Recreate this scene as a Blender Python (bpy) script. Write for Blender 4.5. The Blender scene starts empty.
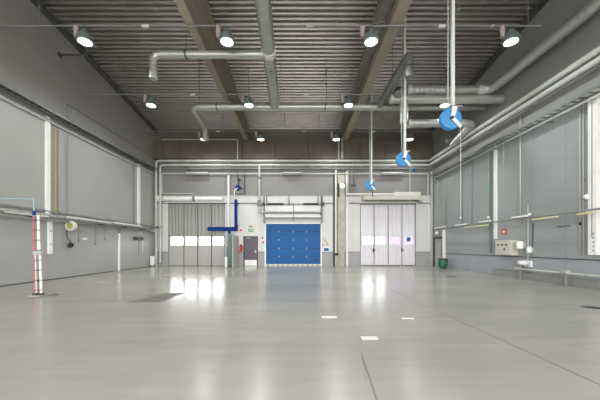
import bpy, bmesh, math, random
from mathutils import Vector, Matrix
random.seed(4)
C = bpy.context.scene.collection
F = 285.0; CX = 298.0; CY = 247.0; H = 1.4
XL, XR, YB = -10.54, 9.87, 21.0

# ---------------------------------------------------------------- camera
cd = bpy.data.cameras.new('camera'); cam = bpy.data.objects.new('camera', cd); C.objects.link(cam)
cam.location = (0, 0, H); cam.rotation_euler = (math.radians(90), 0, 0)
cd.sensor_width = 36; cd.lens = F * 36 / 600; cd.shift_y = (CY - 200) / 600; cd.shift_x = (300 - CX) / 600
cd.clip_start = 0.05; cd.clip_end = 300
bpy.context.scene.camera = cam

# ---------------------------------------------------------------- world, exposure
sc = bpy.context.scene
sc.view_settings.view_transform = 'Standard'; sc.view_settings.look = 'None'
sc.view_settings.gamma = 1; sc.view_settings.use_curve_mapping = False
sc.view_settings.exposure = 0.95
w = bpy.data.worlds.new('daylight'); sc.world = w; w.use_nodes = True
bg = w.node_tree.nodes['Background']
bg.inputs[0].default_value = (0.99, 0.97, 0.96, 1); bg.inputs[1].default_value = 5.5
LAMP_POWER = 50.0
# daylight through the wide unseen gateway added behind the viewer: a portal only guides the sky's own light
def portal(x, y, z, sx, sz, inward):
    l = bpy.data.lights.new('daylight_portal', 'AREA'); l.shape = 'RECTANGLE'; l.size = sx; l.size_y = sz; l.cycles.is_portal = True
    o = bpy.data.objects.new('daylight_portal', l); C.objects.link(o); o.location = (x, y, z)
    o.rotation_euler = (math.radians(90) if inward > 0 else math.radians(-90), 0, 0)
portal(-0.3, -6.9, 4.25, 18.0, 8.5, 1)

# ---------------------------------------------------------------- materials
def mat(name, col, rough=0.6, metal=0.0, noise=0.0, nscale=3.0, spec=0.5, bump=0.0, stretch=(1, 1, 1)):
    m = bpy.data.materials.new(name); m.use_nodes = True
    nt = m.node_tree; b = nt.nodes['Principled BSDF']
    b.inputs['Base Color'].default_value = (*col, 1)
    b.inputs['Roughness'].default_value = rough; b.inputs['Metallic'].default_value = metal
    b.inputs['Specular IOR Level'].default_value = spec
    if noise or bump:
        g = nt.nodes.new('ShaderNodeNewGeometry'); mp = nt.nodes.new('ShaderNodeMapping')
        mp.inputs['Scale'].default_value = stretch
        n = nt.nodes.new('ShaderNodeTexNoise'); n.inputs['Scale'].default_value = nscale; n.inputs['Detail'].default_value = 6
        nt.links.new(g.outputs['Position'], mp.inputs['Vector']); nt.links.new(mp.outputs[0], n.inputs['Vector'])
        if noise:
            mr = nt.nodes.new('ShaderNodeMapRange')
            mr.inputs['From Min'].default_value = 0.3; mr.inputs['From Max'].default_value = 0.7
            mr.inputs['To Min'].default_value = 1 - noise; mr.inputs['To Max'].default_value = 1 + noise
            mx = nt.nodes.new('ShaderNodeVectorMath'); mx.operation = 'SCALE'
            mx.inputs[0].default_value = col
            nt.links.new(n.outputs['Fac'], mr.inputs['Value']); nt.links.new(mr.outputs[0], mx.inputs['Scale'])
            nt.links.new(mx.outputs[0], b.inputs['Base Color'])
        if bump:
            bp = nt.nodes.new('ShaderNodeBump'); bp.inputs['Strength'].default_value = bump; bp.inputs['Distance'].default_value = 0.02
            nt.links.new(n.outputs['Fac'], bp.inputs['Height']); nt.links.new(bp.outputs[0], b.inputs['Normal'])
    return m

def emis(name, col, s):
    m = bpy.data.materials.new(name); m.use_nodes = True
    b = m.node_tree.nodes['Principled BSDF']
    b.inputs['Base Color'].default_value = (*col, 1)
    b.inputs['Emission Color'].default_value = (*col, 1); b.inputs['Emission Strength'].default_value = s
    return m

def math_node(nt, op, a, b=None, c=None):
    n = nt.nodes.new('ShaderNodeMath'); n.operation = op
    for i, v in enumerate((a, b, c)):
        if v is None: continue
        if isinstance(v, (int, float)): n.inputs[i].default_value = v
        else: nt.links.new(v, n.inputs[i])
    return n.outputs[0]

def banded(name, bands, axis_joint=None, joint_step=1.2, hjoint=None, rough=0.5, noise=0.04):
    """wall cladding toned in horizontal bands: bands = [(z_from, colour), ...]; thin dark joints every joint_step along an axis"""
    m = bpy.data.materials.new(name); m.use_nodes = True; nt = m.node_tree; b = nt.nodes['Principled BSDF']
    b.inputs['Roughness'].default_value = rough
    g = nt.nodes.new('ShaderNodeNewGeometry'); s = nt.nodes.new('ShaderNodeSeparateXYZ'); nt.links.new(g.outputs['Position'], s.inputs[0])
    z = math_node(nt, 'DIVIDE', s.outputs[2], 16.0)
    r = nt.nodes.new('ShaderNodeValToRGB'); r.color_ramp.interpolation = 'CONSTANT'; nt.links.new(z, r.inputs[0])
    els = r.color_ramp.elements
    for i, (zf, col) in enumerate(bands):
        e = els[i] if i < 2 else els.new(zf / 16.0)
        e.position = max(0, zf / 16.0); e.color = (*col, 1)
    n = nt.nodes.new('ShaderNodeTexNoise'); n.inputs['Scale'].default_value = 0.7; n.inputs['Detail'].default_value = 7
    nt.links.new(g.outputs['Position'], n.inputs['Vector'])
    mr = nt.nodes.new('ShaderNodeMapRange'); mr.inputs['From Min'].default_value = 0.3; mr.inputs['From Max'].default_value = 0.7
    mr.inputs['To Min'].default_value = 1 - noise; mr.inputs['To Max'].default_value = 1 + noise
    nt.links.new(n.outputs['Fac'], mr.inputs['Value'])
    fac = mr.outputs[0]
    if axis_joint is not None:
        p = math_node(nt, 'DIVIDE', s.outputs[axis_joint], joint_step)
        fr = math_node(nt, 'FRACT', math_node(nt, 'ADD', p, 100.0))
        lt = math_node(nt, 'LESS_THAN', fr, 0.018 / joint_step)
        fac = math_node(nt, 'MULTIPLY', fac, math_node(nt, 'SUBTRACT', 1.0, math_node(nt, 'MULTIPLY', lt, 0.25)))
    if hjoint:
        fr = math_node(nt, 'FRACT', math_node(nt, 'DIVIDE', s.outputs[2], hjoint))
        lt = math_node(nt, 'LESS_THAN', fr, 0.02 / hjoint)
        fac = math_node(nt, 'MULTIPLY', fac, math_node(nt, 'SUBTRACT', 1.0, math_node(nt, 'MULTIPLY', lt, 0.2)))
    v = nt.nodes.new('ShaderNodeVectorMath'); v.operation = 'SCALE'
    nt.links.new(r.outputs[0], v.inputs[0]); nt.links.new(fac, v.inputs['Scale']); nt.links.new(v.outputs[0], b.inputs['Base Color'])
    return m

M = {}
M['white'] = mat('white_paint', (0.80, 0.80, 0.78), 0.45, noise=0.04)
M['offwhite'] = mat('off_white_paint', (0.62, 0.61, 0.56), 0.5, noise=0.05)
M['beige'] = mat('beige_enamel', (0.52, 0.50, 0.43), 0.5, noise=0.05)
M['galv'] = mat('galvanised_steel', (0.42, 0.435, 0.40), 0.40, 0.55, noise=0.05, nscale=5)
M['galvdark'] = mat('dull_galvanised_steel', (0.20, 0.21, 0.205), 0.5, 0.55, noise=0.15, nscale=5)
M['pipe'] = mat('pale_grey_pipe_paint', (0.47, 0.49, 0.45), 0.4, noise=0.08)
M['pipegrey'] = mat('grey_pipe_paint', (0.22, 0.225, 0.22), 0.45, noise=0.08)
M['dark'] = mat('dark_steel', (0.055, 0.058, 0.06), 0.5)
M['black'] = mat('black_rubber', (0.02, 0.02, 0.022), 0.6)
M['deck'] = mat('coated_roof_deck', (0.30, 0.28, 0.255), 0.42, 0.85, noise=0.10, nscale=1.2)
M['beam'] = mat('glue_laminated_timber', (0.28, 0.245, 0.185), 0.7, noise=0.2, nscale=1.4, stretch=(1, 0.25, 2), bump=0.15)
M['concrete'] = mat('raw_concrete', (0.42, 0.40, 0.34), 0.8, noise=0.12, nscale=2.5, bump=0.2)
M['blue'] = mat('blue_panel_paint', (0.012, 0.105, 0.32), 0.55, noise=0.06, spec=0.25)
M['navy'] = mat('navy_crane_paint', (0.003, 0.028, 0.17), 0.65, spec=0.15)
M['sky'] = mat('sky_blue_plastic', (0.055, 0.25, 0.52), 0.4)
M['hose'] = mat('pale_blue_hose', (0.26, 0.38, 0.44), 0.5)
M['teal'] = mat('teal_grey_enamel', (0.13, 0.20, 0.19), 0.5)
M['door'] = mat('plum_grey_door_paint', (0.075, 0.062, 0.085), 0.45)
M['cabgrey'] = mat('light_grey_enamel', (0.40, 0.39, 0.37), 0.5, noise=0.05)
M['straw'] = mat('pale_yellow_plastic', (0.66, 0.62, 0.36), 0.5)
M['red'] = mat('red_paint', (0.55, 0.02, 0.03), 0.4)
M['pinkred'] = mat('faded_red_tape', (0.75, 0.10, 0.17), 0.5)
M['yellow'] = mat('yellow_paint', (0.36, 0.29, 0.045), 0.5)
M['yellowsign'] = mat('yellow_sign', (0.80, 0.62, 0.08), 0.5)
M['green'] = mat('green_plastic', (0.010, 0.12, 0.075), 0.5)
M['signgreen'] = mat('green_sign', (0.08, 0.42, 0.14), 0.5)
M['lime'] = mat('lime_yellow_plastic', (0.30, 0.34, 0.06), 0.5)
M['pink'] = mat('dusty_pink_plastic', (0.36, 0.30, 0.28), 0.5)
M['lilac'] = mat('lilac_film', (0.62, 0.42, 0.78), 0.3)
M['gate'] = mat('grey_gate_sheet', (0.33, 0.34, 0.318), 0.45, noise=0.0)
M['gatewhite'] = mat('white_gate_sheet', (0.72, 0.70, 0.75), 0.42, noise=0.0)
M['gatelow'] = mat('grey_lower_gate_panel', (0.42, 0.41, 0.395), 0.5, noise=0.04)
M['shade'] = mat('grey_green_lamp_shade', (0.13, 0.17, 0.155), 0.4)
M['lens'] = emis('lit_lamp_lens', (0.88, 1.0, 0.95), 6.0)
M['lensoff'] = emis('dim_lamp_globe', (0.85, 0.92, 0.80), 0.5)
M['floorwhite'] = mat('worn_white_floor_paint', (0.85, 0.84, 0.80), 0.4)
M['line'] = mat('dark_floor_joint_filler', (0.20, 0.185, 0.165), 0.5)
M['grate'] = mat('dirty_steel_plate', (0.17, 0.165, 0.14), 0.6, noise=0.35, nscale=5)
g_ = bpy.data.materials.new('clear_window_glass'); g_.use_nodes = True
_b = g_.node_tree.nodes['Principled BSDF']; _b.inputs['Base Color'].default_value = (0.97, 0.99, 1, 1)
_b.inputs['Transmission Weight'].default_value = 1; _b.inputs['Roughness'].default_value = 0.0; _b.inputs['IOR'].default_value = 1.02
M['glass'] = g_
def tinted(name, col):
    m = bpy.data.materials.new(name); m.use_nodes = True
    b = m.node_tree.nodes['Principled BSDF']; b.inputs['Base Color'].default_value = (*col, 1)
    b.inputs['Transmission Weight'].default_value = 1; b.inputs['Roughness'].default_value = 0.3; b.inputs['IOR'].default_value = 1.02
    return m
M['lilacglass'] = tinted('lilac_tinted_glass', (0.115, 0.085, 0.165))
M['blueglass'] = tinted('blue_tinted_glass', (0.12, 0.20, 0.60))

# floor: polished grey-green concrete
fm = bpy.data.materials.new('polished_concrete_floor'); fm.use_nodes = True; nt = fm.node_tree; b = nt.nodes['Principled BSDF']
g = nt.nodes.new('ShaderNodeNewGeometry')
def noise(scale, detail, st=(1, 1, 1), dist=0.0):
    mp = nt.nodes.new('ShaderNodeMapping'); mp.inputs['Scale'].default_value = st
    nt.links.new(g.outputs['Position'], mp.inputs['Vector'])
    n = nt.nodes.new('ShaderNodeTexNoise'); n.inputs['Scale'].default_value = scale; n.inputs['Detail'].default_value = detail
    n.inputs['Distortion'].default_value = dist
    nt.links.new(mp.outputs[0], n.inputs['Vector']); return n.outputs['Fac']
r = nt.nodes.new('ShaderNodeValToRGB'); e = r.color_ramp.elements
e[0].position = 0.30; e[0].color = (0.305, 0.295, 0.262, 1); e[1].position = 0.66; e[1].color = (0.405, 0.392, 0.348, 1)
mixn = math_node(nt, 'ADD', math_node(nt, 'MULTIPLY', noise(0.35, 8, (0.6, 1.6, 1), 0.2), 0.65), math_node(nt, 'MULTIPLY', noise(2.2, 8, (0.35, 2.2, 1)), 0.35))
nt.links.new(mixn, r.inputs[0])
vm = nt.nodes.new('ShaderNodeVectorMath'); vm.operation = 'SCALE'; nt.links.new(r.outputs[0], vm.inputs[0]); vm.inputs['Scale'].default_value = 1.0
nt.links.new(vm.outputs[0], b.inputs['Base Color'])
rr = nt.nodes.new('ShaderNodeMapRange'); rr.inputs['From Min'].default_value = 0.35; rr.inputs['From Max'].default_value = 0.65
rr.inputs['To Min'].default_value = 0.215; rr.inputs['To Max'].default_value = 0.262
nt.links.new(noise(0.5, 6, (1, 1, 1), 0.0), rr.inputs['Value']); 
sx = nt.nodes.new('ShaderNodeSeparateXYZ'); nt.links.new(g.outputs['Position'], sx.inputs[0])
def band01(v, lo, hi, soft):
    a_ = nt.nodes.new('ShaderNodeMapRange'); a_.interpolation_type = 'SMOOTHSTEP'
    a_.inputs['From Min'].default_value = lo - soft; a_.inputs['From Max'].default_value = lo + soft; nt.links.new(v, a_.inputs['Value'])
    c_ = nt.nodes.new('ShaderNodeMapRange'); c_.interpolation_type = 'SMOOTHSTEP'
    c_.inputs['From Min'].default_value = hi - soft; c_.inputs['From Max'].default_value = hi + soft; nt.links.new(v, c_.inputs['Value'])
    return math_node(nt, 'SUBTRACT', a_.outputs[0], c_.outputs[0])
# the driving lane in front of the grey gate is worn smooth
lane = math_node(nt, 'MULTIPLY', band01(sx.outputs[0], -9.5, -2.6, 0.8), band01(sx.outputs[1], 7.6, 22, 1.2))
nt.links.new(math_node(nt, 'MULTIPLY', rr.outputs[0], math_node(nt, 'SUBTRACT', 1.0, math_node(nt, 'MULTIPLY', lane, 0.30))), b.inputs['Roughness'])
bp = nt.nodes.new('ShaderNodeBump'); bp.inputs['Strength'].default_value = 0.12; bp.inputs['Distance'].default_value = 0.01
nt.links.new(noise(1.6, 4), bp.inputs['Height']); nt.links.new(bp.outputs[0], b.inputs['Normal'])
b.inputs['Specular IOR Level'].default_value = 0.55
M['floor'] = fm

M['wallL'] = banded('left_wall_cladding', [(0, (0.355, 0.352, 0.345)), (2.72, (0.36, 0.357, 0.345)), (6.72, (0.275, 0.262, 0.245)), (9.2, (0.265, 0.25, 0.235))], 1, 3.0, None)  # the two upper bands are darker: shade high on the wall put into colour
M['wallR'] = banded('right_wall_cladding', [(0, (0.315, 0.335, 0.365)), (0.98, (0.295, 0.318, 0.32)), (6.6, (0.235, 0.24, 0.235))], 1, 1.5, 1.53)  # top band carries the upper wall's shade in its colour
M['wallB'] = banded('end_wall_cladding', [(0, (0.33, 0.33, 0.335)), (1.03, (0.62, 0.61, 0.60)), (5.25, (0.225, 0.217, 0.212)), (7.75, (0.12, 0.107, 0.09))], 0, 1.35, None)  # last band is dark for the shadowed strip right under the roof
M['band'] = mat('brown_concrete_band', (0.11, 0.092, 0.066), 0.8, noise=0.12, nscale=1.2, stretch=(2, 1, 0.6), bump=0.1)
M['outer'] = mat('rough_outer_wall', (0.3, 0.3, 0.3), 0.8)
M['paleground'] = mat('pale_bounce_ground', (0.6, 0.6, 0.6), 0.9, noise=0.1)  # pale tone of the added ground, for bounced daylight

# ---------------------------------------------------------------- helpers
WP = {}
def wpos(o): return WP.get(o.name, Vector((0, 0, 0)))
def B(): return bmesh.new()
def box(bm, x0, x1, y0, y1, z0, z1, bev=0.0):
    x0, x1 = sorted((x0, x1)); y0, y1 = sorted((y0, y1)); z0, z1 = sorted((z0, z1))
    vs = [bm.verts.new((x, y, z)) for z in (z0, z1) for x, y in ((x0, y0), (x1, y0), (x1, y1), (x0, y1))]
    fs = [bm.faces.new([vs[i] for i in q]) for q in ((3, 2, 1, 0), (4, 5, 6, 7), (0, 1, 5, 4), (1, 2, 6, 5), (2, 3, 7, 6), (3, 0, 4, 7))]
    if bev > 0:
        es = list({e for f in fs for e in f.edges})
        bmesh.ops.bevel(bm, geom=es, offset=bev, segments=2, affect='EDGES', profile=0.5)
    return bm
def sweep(bm, pts, radii, seg=12, caps=True):
    pts = [Vector(p) for p in pts]
    if isinstance(radii, (int, float)): radii = [radii] * len(pts)
    t0 = (pts[1] - pts[0]).normalized()
    up = Vector((0, 0, 1)) if abs(t0.z) < 0.9 else Vector((0, 1, 0))
    u = t0.cross(up).normalized()
    rings = []
    for i, p in enumerate(pts):
        a = pts[max(0, i - 1)]; c = pts[min(len(pts) - 1, i + 1)]
        t = (c - a).normalized()
        u = (u - t * u.dot(t)).normalized(); v = t.cross(u)
        rings.append([bm.verts.new(p + (u * math.cos(2 * math.pi * k / seg) + v * math.sin(2 * math.pi * k / seg)) * radii[i]) for k in range(seg)])
    for a, c in zip(rings, rings[1:]):
        for k in range(seg):
            f = bm.faces.new((a[k], a[(k + 1) % seg], c[(k + 1) % seg], c[k])); f.smooth = True
    if caps:
        bm.faces.new(list(reversed(rings[0]))); bm.faces.new(rings[-1])
    return bm
def fillet(pts, r, n=6):
    pts = [Vector(p) for p in pts]; out = [pts[0]]
    for i in range(1, len(pts) - 1):
        a = (pts[i - 1] - pts[i]); c = (pts[i + 1] - pts[i])
        rr = min(r, a.length * 0.48, c.length * 0.48)
        p0 = pts[i] + a.normalized() * rr; p1 = pts[i] + c.normalized() * rr
        for k in range(n + 1):
            t = k / n
            out.append(p0 * (1 - t) ** 2 + pts[i] * 2 * t * (1 - t) + p1 * t ** 2)
    out.append(pts[-1]); return out
def tube(bm, pts, r, seg=10, bend=None):
    p = fillet(pts, bend if bend is not None else r * 2.2) if len(pts) > 2 else pts
    return sweep(bm, p, r, seg)
def duct(bm, pts, r, seg=20, bend=None, step=0.24):
    """spiral-seam duct: small raised seam every step"""
    p = fillet(pts, bend if bend is not None else r * 2.4, 5) if len(pts) > 2 else [Vector(q) for q in pts]
    path, rad = [], []
    for a, c in zip(p, p[1:]):
        L = (c - a).length; d = (c - a).normalized()
        path.append(a); rad.append(r)
        n = int(L / step)
        for k in range(n):
            s = (k + 0.5) * L / n
            for ds, rr in ((-0.022, r), (0, r + .007), (0.022, r)):
                path.append(a + d * (s + ds)); rad.append(rr)
    path.append(p[-1]); rad.append(r)
    return sweep(bm, path, rad, seg)
def lathe(bm, c, prof, seg=24, axis='Z', caps=True):
    """prof = [(radius, height)...] revolved round an axis through c"""
    rings = []
    for r, h in prof:
        ring = []
        for k in range(seg):
            a = 2 * math.pi * k / seg; x, y = r * math.cos(a), r * math.sin(a)
            q = {'Z': (x, y, h), 'Y': (x, h, y), 'X': (h, x, y)}[axis]
            ring.append(bm.verts.new((c[0] + q[0], c[1] + q[1], c[2] + q[2])))
        rings.append(ring)
    for a, d in zip(rings, rings[1:]):
        for k in range(seg):
            f = bm.faces.new((a[k], a[(k + 1) % seg], d[(k + 1) % seg], d[k])); f.smooth = True
    for rg, (r, h) in ((rings[0], prof[0]), (rings[-1], prof[-1])):
        if r > 1e-4 and caps: bm.faces.new(rg)
    return bm
def prism(bm, poly, d0, d1, plane='XZ'):
    def P(a, b, d): return {'XZ': (a, d, b), 'XY': (a, b, d), 'YZ': (d, a, b)}[plane]
    n = len(poly)
    A = [bm.verts.new(P(a, b_, d0)) for a, b_ in poly]; D = [bm.verts.new(P(a, b_, d1)) for a, b_ in poly]
    bm.faces.new(A); bm.faces.new(list(reversed(D)))
    for k in range(n): bm.faces.new((A[k], D[k], D[(k + 1) % n], A[(k + 1) % n]))
    return bm
def obj(name, bm, m, parent=None, label=None):
    bmesh.ops.remove_doubles(bm, verts=bm.verts, dist=1e-5)
    bmesh.ops.recalc_face_normals(bm, faces=bm.faces)
    for e_ in bm.edges:
        if len(e_.link_faces) == 2 and e_.calc_face_angle(0) > 0.7: e_.smooth = False
    xs = [v.co for v in bm.verts]
    c = Vector(((min(v.x for v in xs) + max(v.x for v in xs)) / 2, (min(v.y for v in xs) + max(v.y for v in xs)) / 2, min(v.z for v in xs)))
    for v in bm.verts: v.co -= c
    me = bpy.data.meshes.new(name); bm.to_mesh(me); bm.free()
    me.materials.append(M[m] if isinstance(m, str) else m)
    o = bpy.data.objects.new(name, me); C.objects.link(o)
    if parent is not None:
        o.parent = parent; o.location = c - wpos(parent)
    else: o.location = c
    WP[o.name] = c.copy()
    if label: o['label'] = label
    return o
def tag(o, label, cat, group=None):
    o['label'] = label; o['category'] = cat
    if group: o['group'] = group
    return o
def thing(name, label, cat, loc, group=None):
    o = bpy.data.objects.new(name, None); C.objects.link(o); o.location = loc; o.empty_display_size = 0.2
    WP[o.name] = Vector(loc); return tag(o, label, cat, group)
def struct(name, bm, m):
    o = obj(name, bm, m); o['kind'] = 'structure'; return o
def dup(root, loc, label, group=None):
    r = root.copy(); C.objects.link(r); r.location = loc; WP[r.name] = Vector(loc); r['label'] = label
    if group: r['group'] = group
    for ch in list(root.children):
        c = ch.copy(); C.objects.link(c); c.parent = r
        for gch in ch.children:
            d = gch.copy(); C.objects.link(d); d.parent = c
    return r
def bx(px, y=YB): return (px - CX) * y / F            # metres across at depth y
def bz(py, y=YB): return H + (CY - py) * y / F        # height at depth y
def lw(px, py, off=0.0):                              # point off metres in front of the left wall
    x = XL + off; y = x * F / (px - CX); return (x, y, bz(py, y))
def rw(px, py, off=0.0):
    x = XR - off; y = x * F / (px - CX); return (x, y, bz(py, y))
def ceil(y): return 10.0 + 0.128 * (YB - y)

# ---------------------------------------------------------------- structure
Y0 = -7.0
struct('floor', box(B(), XL - 0.4, XR + 0.4, Y0, YB + 0.6, -0.3, 0), 'floor')
HT = 14.2
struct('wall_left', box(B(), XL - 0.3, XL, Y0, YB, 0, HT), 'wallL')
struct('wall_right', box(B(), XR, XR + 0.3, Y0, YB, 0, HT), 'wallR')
# end wall with openings for two folding gates, a panel gate and a door
ops = [(bx(168), bx(225), 4.64), (bx(243.3), bx(258.0), 2.20), (bx(266), bx(320.6), 3.10), (bx(360), bx(416), 4.64)]
bm = B(); x = XL
for a, c, h in ops:
    box(bm, x, a, YB, YB + 0.3, 0, 7.75); box(bm, a, c, YB, YB + 0.3, h, 7.75); x = c
box(bm, x, XR, YB, YB + 0.3, 0, 7.75)
struct('wall_back', bm, 'wallB')
struct('wall_back_upper', box(B(), XL, XR, YB + 0.0, YB + 0.3, 7.75, HT - 3), 'wallB')
bm = B(); xs_ = [XL, bx(165), bx(181), bx(205), bx(243), bx(276), bx(308), bx(342), bx(360), bx(384), bx(408), XR]
for a, c in zip(xs_, xs_[1:]): box(bm, a + 0.012, c - 0.012, YB - 0.28, YB - 0.002, 7.82, 9.12, 0.01)
struct('trim_1', bm, 'band')
# rear wall behind the camera with a wide open gateway, added to let daylight in
bm = B(); box(bm, XL, -9.3, Y0, Y0 + 0.3, 0, HT); box(bm, 8.7, XR, Y0, Y0 + 0.3, 0, HT); box(bm, -9.3, 8.7, Y0, Y0 + 0.3, 8.5, HT)
struct('wall_rear', bm, 'outer')
# corrugated roof deck, ridges across the hall, falling gently to the end wall
bm = B(); pitch = 0.24; prof = []
y = Y0
while y < YB + 0.3:
    z0 = ceil(y)
    for dy, dz in ((0, 0), (0.09, 0), (0.10, 0.11), (0.185, 0.11)): prof.append((y + dy, z0 + dz))
    y += pitch
prev = None
for (yy, zz) in prof:
    cur = (bm.verts.new((XL - 0.3, yy, zz)), bm.verts.new((XR + 0.3, yy, zz)))
    if prev: bm.faces.new((prev[0], prev[1], cur[1], cur[0]))
    prev = cur
ret = bmesh.ops.solidify(bm, geom=bm.faces[:], thickness=0.01)
struct('ceiling', bm, 'deck')
# roof edge flashings
for nm, xa, xb in (('trim_2', XL, XL + 0.22), ('trim_3', XR - 0.22, XR)):
    bm = B(); prism(bm, [(Y0 + .4, ceil(Y0 + .4) - 0.16), (YB, ceil(YB) - 0.16), (YB, ceil(YB) - 0.01), (Y0 + .4, ceil(Y0 + .4) - 0.01)], xa, xb, 'YZ'); struct(nm, bm, 'dark')
for nm, z, m_ in (('baseboard_left', 0.035, 'dark'),):
    struct(nm, box(B(), XL, XL + 0.03, Y0 + .4, YB, 0, z), m_)
struct('baseboard_right', prism(B(), [(XR, 0), (XR - 0.16, 0), (XR - 0.13, 0.30), (XR, 0.34)], 5.0 - 11, 14.3, 'XZ'), 'pipegrey')
struct('trim_4', box(B(), XR - 0.03, XR, Y0 + .4, YB - .02, 0.955, 0.985), 'dark')
struct('trim_5', box(B(), XL + .02, XR - .02, YB - 0.06, YB, 5.20, 5.30), 'pipegrey')
struct('trim_6', box(B(), XL + 0.02, XL + 0.10, Y0 + .4, YB - .02, 6.64, 6.76), 'cabgrey')
bm = B()
for a, c in zip([XL + .02, bx(225), bx(258), bx(321), bx(416)], [bx(168), bx(243), bx(266), bx(360), XR - .02]):
    box(bm, a, c, YB - 0.03, YB - .001, 1.00, 1.05)
struct('trim_7', bm, 'pipegrey')
# unseen pale ground outside, put in to bounce daylight into the hall
struct('ground_outside', box(B(), -60, 60, YB + 0.8, 120, -0.4, -0.1), 'paleground')
struct('ground_rear', box(B(), -60, 60, -90, Y0 - .1, -0.4, -0.1), 'paleground')

# ---------------------------------------------------------------- roof beams
def roof_beam(xa, xb, label):
    bm = B(); ys = YB - 0.3
    prism(bm, [(Y0 + .4, 9.14), (ys, 9.14), (ys, ceil(ys)), (Y0 + .4, ceil(Y0 + .4))], xa, xb, 'YZ')
    return tag(obj('roof_beam', bm, 'beam'), label, 'beam', 'tapered roof beams')
roof_beam(-3.90, -3.60, 'brown tapered roof beam left of the long duct, above the left hanging lamps')
roof_beam(3.20, 3.60, 'wide brown tapered roof beam right of the centre, beside the blue reels')
# pale strip of cable ladder beside the right beam
t = thing('cable_ladder', 'narrow cable ladder hung along the left side of the right roof beam', 'cable tray', (2.95, 4, 9.5))
bm = B()
for x in (2.80, 3.10): box(bm, x - 0.012, x + 0.012, 5, 20.5, 9.42, 9.50)
y = 5.2
while y < 20.4: box(bm, 2.80, 3.10, y, y + 0.03, 9.43, 9.45); y += 0.45
obj('tray', bm, 'galvdark', t)
bm = B(); tube(bm, [(2.90, 5, 9.47), (2.90, 20.4, 9.47)], 0.02, 6); tube(bm, [(2.99, 5, 9.47), (2.99, 20.4, 9.47)], 0.025, 6); obj('cable', bm, 'galvdark', t)
for y in (6, 9, 12, 15, 18): obj('hanger', box(B(), 2.80, 2.82, y, y + 0.03, 9.45, ceil(y)), 'galvdark', t)

# ---------------------------------------------------------------- lamp rails and high bay lamps
LX = [-7.4, -2.47, 2.54, 7.4]
ROWS = [(9.9, 'front'), (14.35, 'middle'), (18.9, 'rear')]
def rail(y, word):
    zr = 9.08
    t = thing('lighting_rail', f'thin pale rail carrying the {word} row of hanging lamps', 'rail', (0, y, zr), 'lamp rails')
    obj('rail', box(B(), XL + 0.02, XR - 1.4 if y < 18 else XR - .3, y - 0.018, y + 0.018, zr - 0.018, zr + 0.018), 'pipegrey', t)
    for x in (-5.3, 5.0, 6.75, 0.4):
        obj('junction_box', box(B(), x - 0.12 * (1 if x != 6.75 else .4), x + 0.12 * (1 if x != 6.75 else .4), y - 0.04, y + 0.04, zr - 0.05, zr + 0.03, 0.008), 'cabgrey' if x in (.4, 6.75) else 'offwhite', t)
    for x in (-9, -5, -0.9, 1.4, 5.6, 8.0):
        obj('hanger', sweep(B(), [(x, y, zr), (x, y, ceil(y) + 0.04)], 0.012, 6), 'galvdark', t)
for y, wd in ROWS: rail(y, wd)
def lamp(x, y, label, group, lit=True):
    z = 8.52
    t = thing('high_bay_lamp', label, 'lamp', (x, y, z), group)
    obj('shade', lathe(B(), (x, y, z), [(0.265, 0.0), (0.275, 0.01), (0.26, 0.10), (0.20, 0.25), (0.12, 0.34), (0.08, 0.36), (0.08, 0.42), (0.0, 0.43)], 28), 'shade', t)
    obj('lens', lathe(B(), (x, y, z), [(0.0, -0.012), (0.15, -0.008), (0.24, 0.004), (0.258, 0.015), (0.0, 0.016)], 28), 'lens' if lit else 'lensoff', t)
    obj('hanger', box(B(), x - 0.02, x + 0.02, y - 0.015, y + 0.015, z + 0.40, 9.055), 'dark', t)
    bm = B(); sweep(bm, [(x - 0.30, y, z + 0.52), (x - 0.30, y, z + 0.40), (x - 0.30, y, z + 0.16)][::-1], [0.07, 0.085, 0.085], 14)
    obj('ballast', bm, 'pink', t)
    obj('bracket', box(B(), x - 0.31, x, y - 0.012, y + 0.012, z + 0.44, z + 0.47), 'dark', t)
    if lit:
        ld = bpy.data.lights.new('lamp_light', 'AREA'); ld.shape = 'DISK'; ld.size = 0.5; ld.energy = LAMP_POWER; ld.color = (0.97, 1.0, 0.95); ld.spread = math.radians(170)
        lo = bpy.data.objects.new('lamp_light', ld); C.objects.link(lo); lo.parent = t; lo.location = (0, 0, -0.05)
    return t
L0 = lamp(LX[0], 9.9, 'lit grey hanging lamp at the far left end of the front rail', 'lamps of the front row')
names = {(0, 1): 'lit grey hanging lamp of the front row beside the left roof beam',
         (0, 2): 'lit grey hanging lamp of the front row beside the right roof beam',
         (0, 3): 'lit grey hanging lamp of the front row near the right wall duct',
         (1, 0): 'lit hanging lamp at the left end of the middle row',
         (1, 1): 'lit hanging lamp just above the long spiral duct, middle row',
         (1, 2): 'hanging lamp of the middle row in front of the right roof beam',
         (1, 3): 'lit hanging lamp of the middle row just behind the largest blue reel',
         (2, 0): 'small lit hanging lamp of the rear row under the far left duct drop',
         (2, 1): 'dim hanging lamp of the rear row next to the left roof beam end',
         (2, 2): 'bright small hanging lamp of the rear row before the brown band, above the gate pillar',
         (2, 3): 'bright small hanging lamp of the rear row above the middle blue reel'}
for i, (y, wd) in enumerate(ROWS):
    for j, x in enumerate(LX):
        if (i, j) == (0, 0): continue
        if (i, j) == (2, 0): x = -6.25
        dup(L0, (x, y, 8.52), names[(i, j)], 'lamps of the %s row' % wd)
# dup copies only meshes' objects with the lights, since the light is a child too

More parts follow.
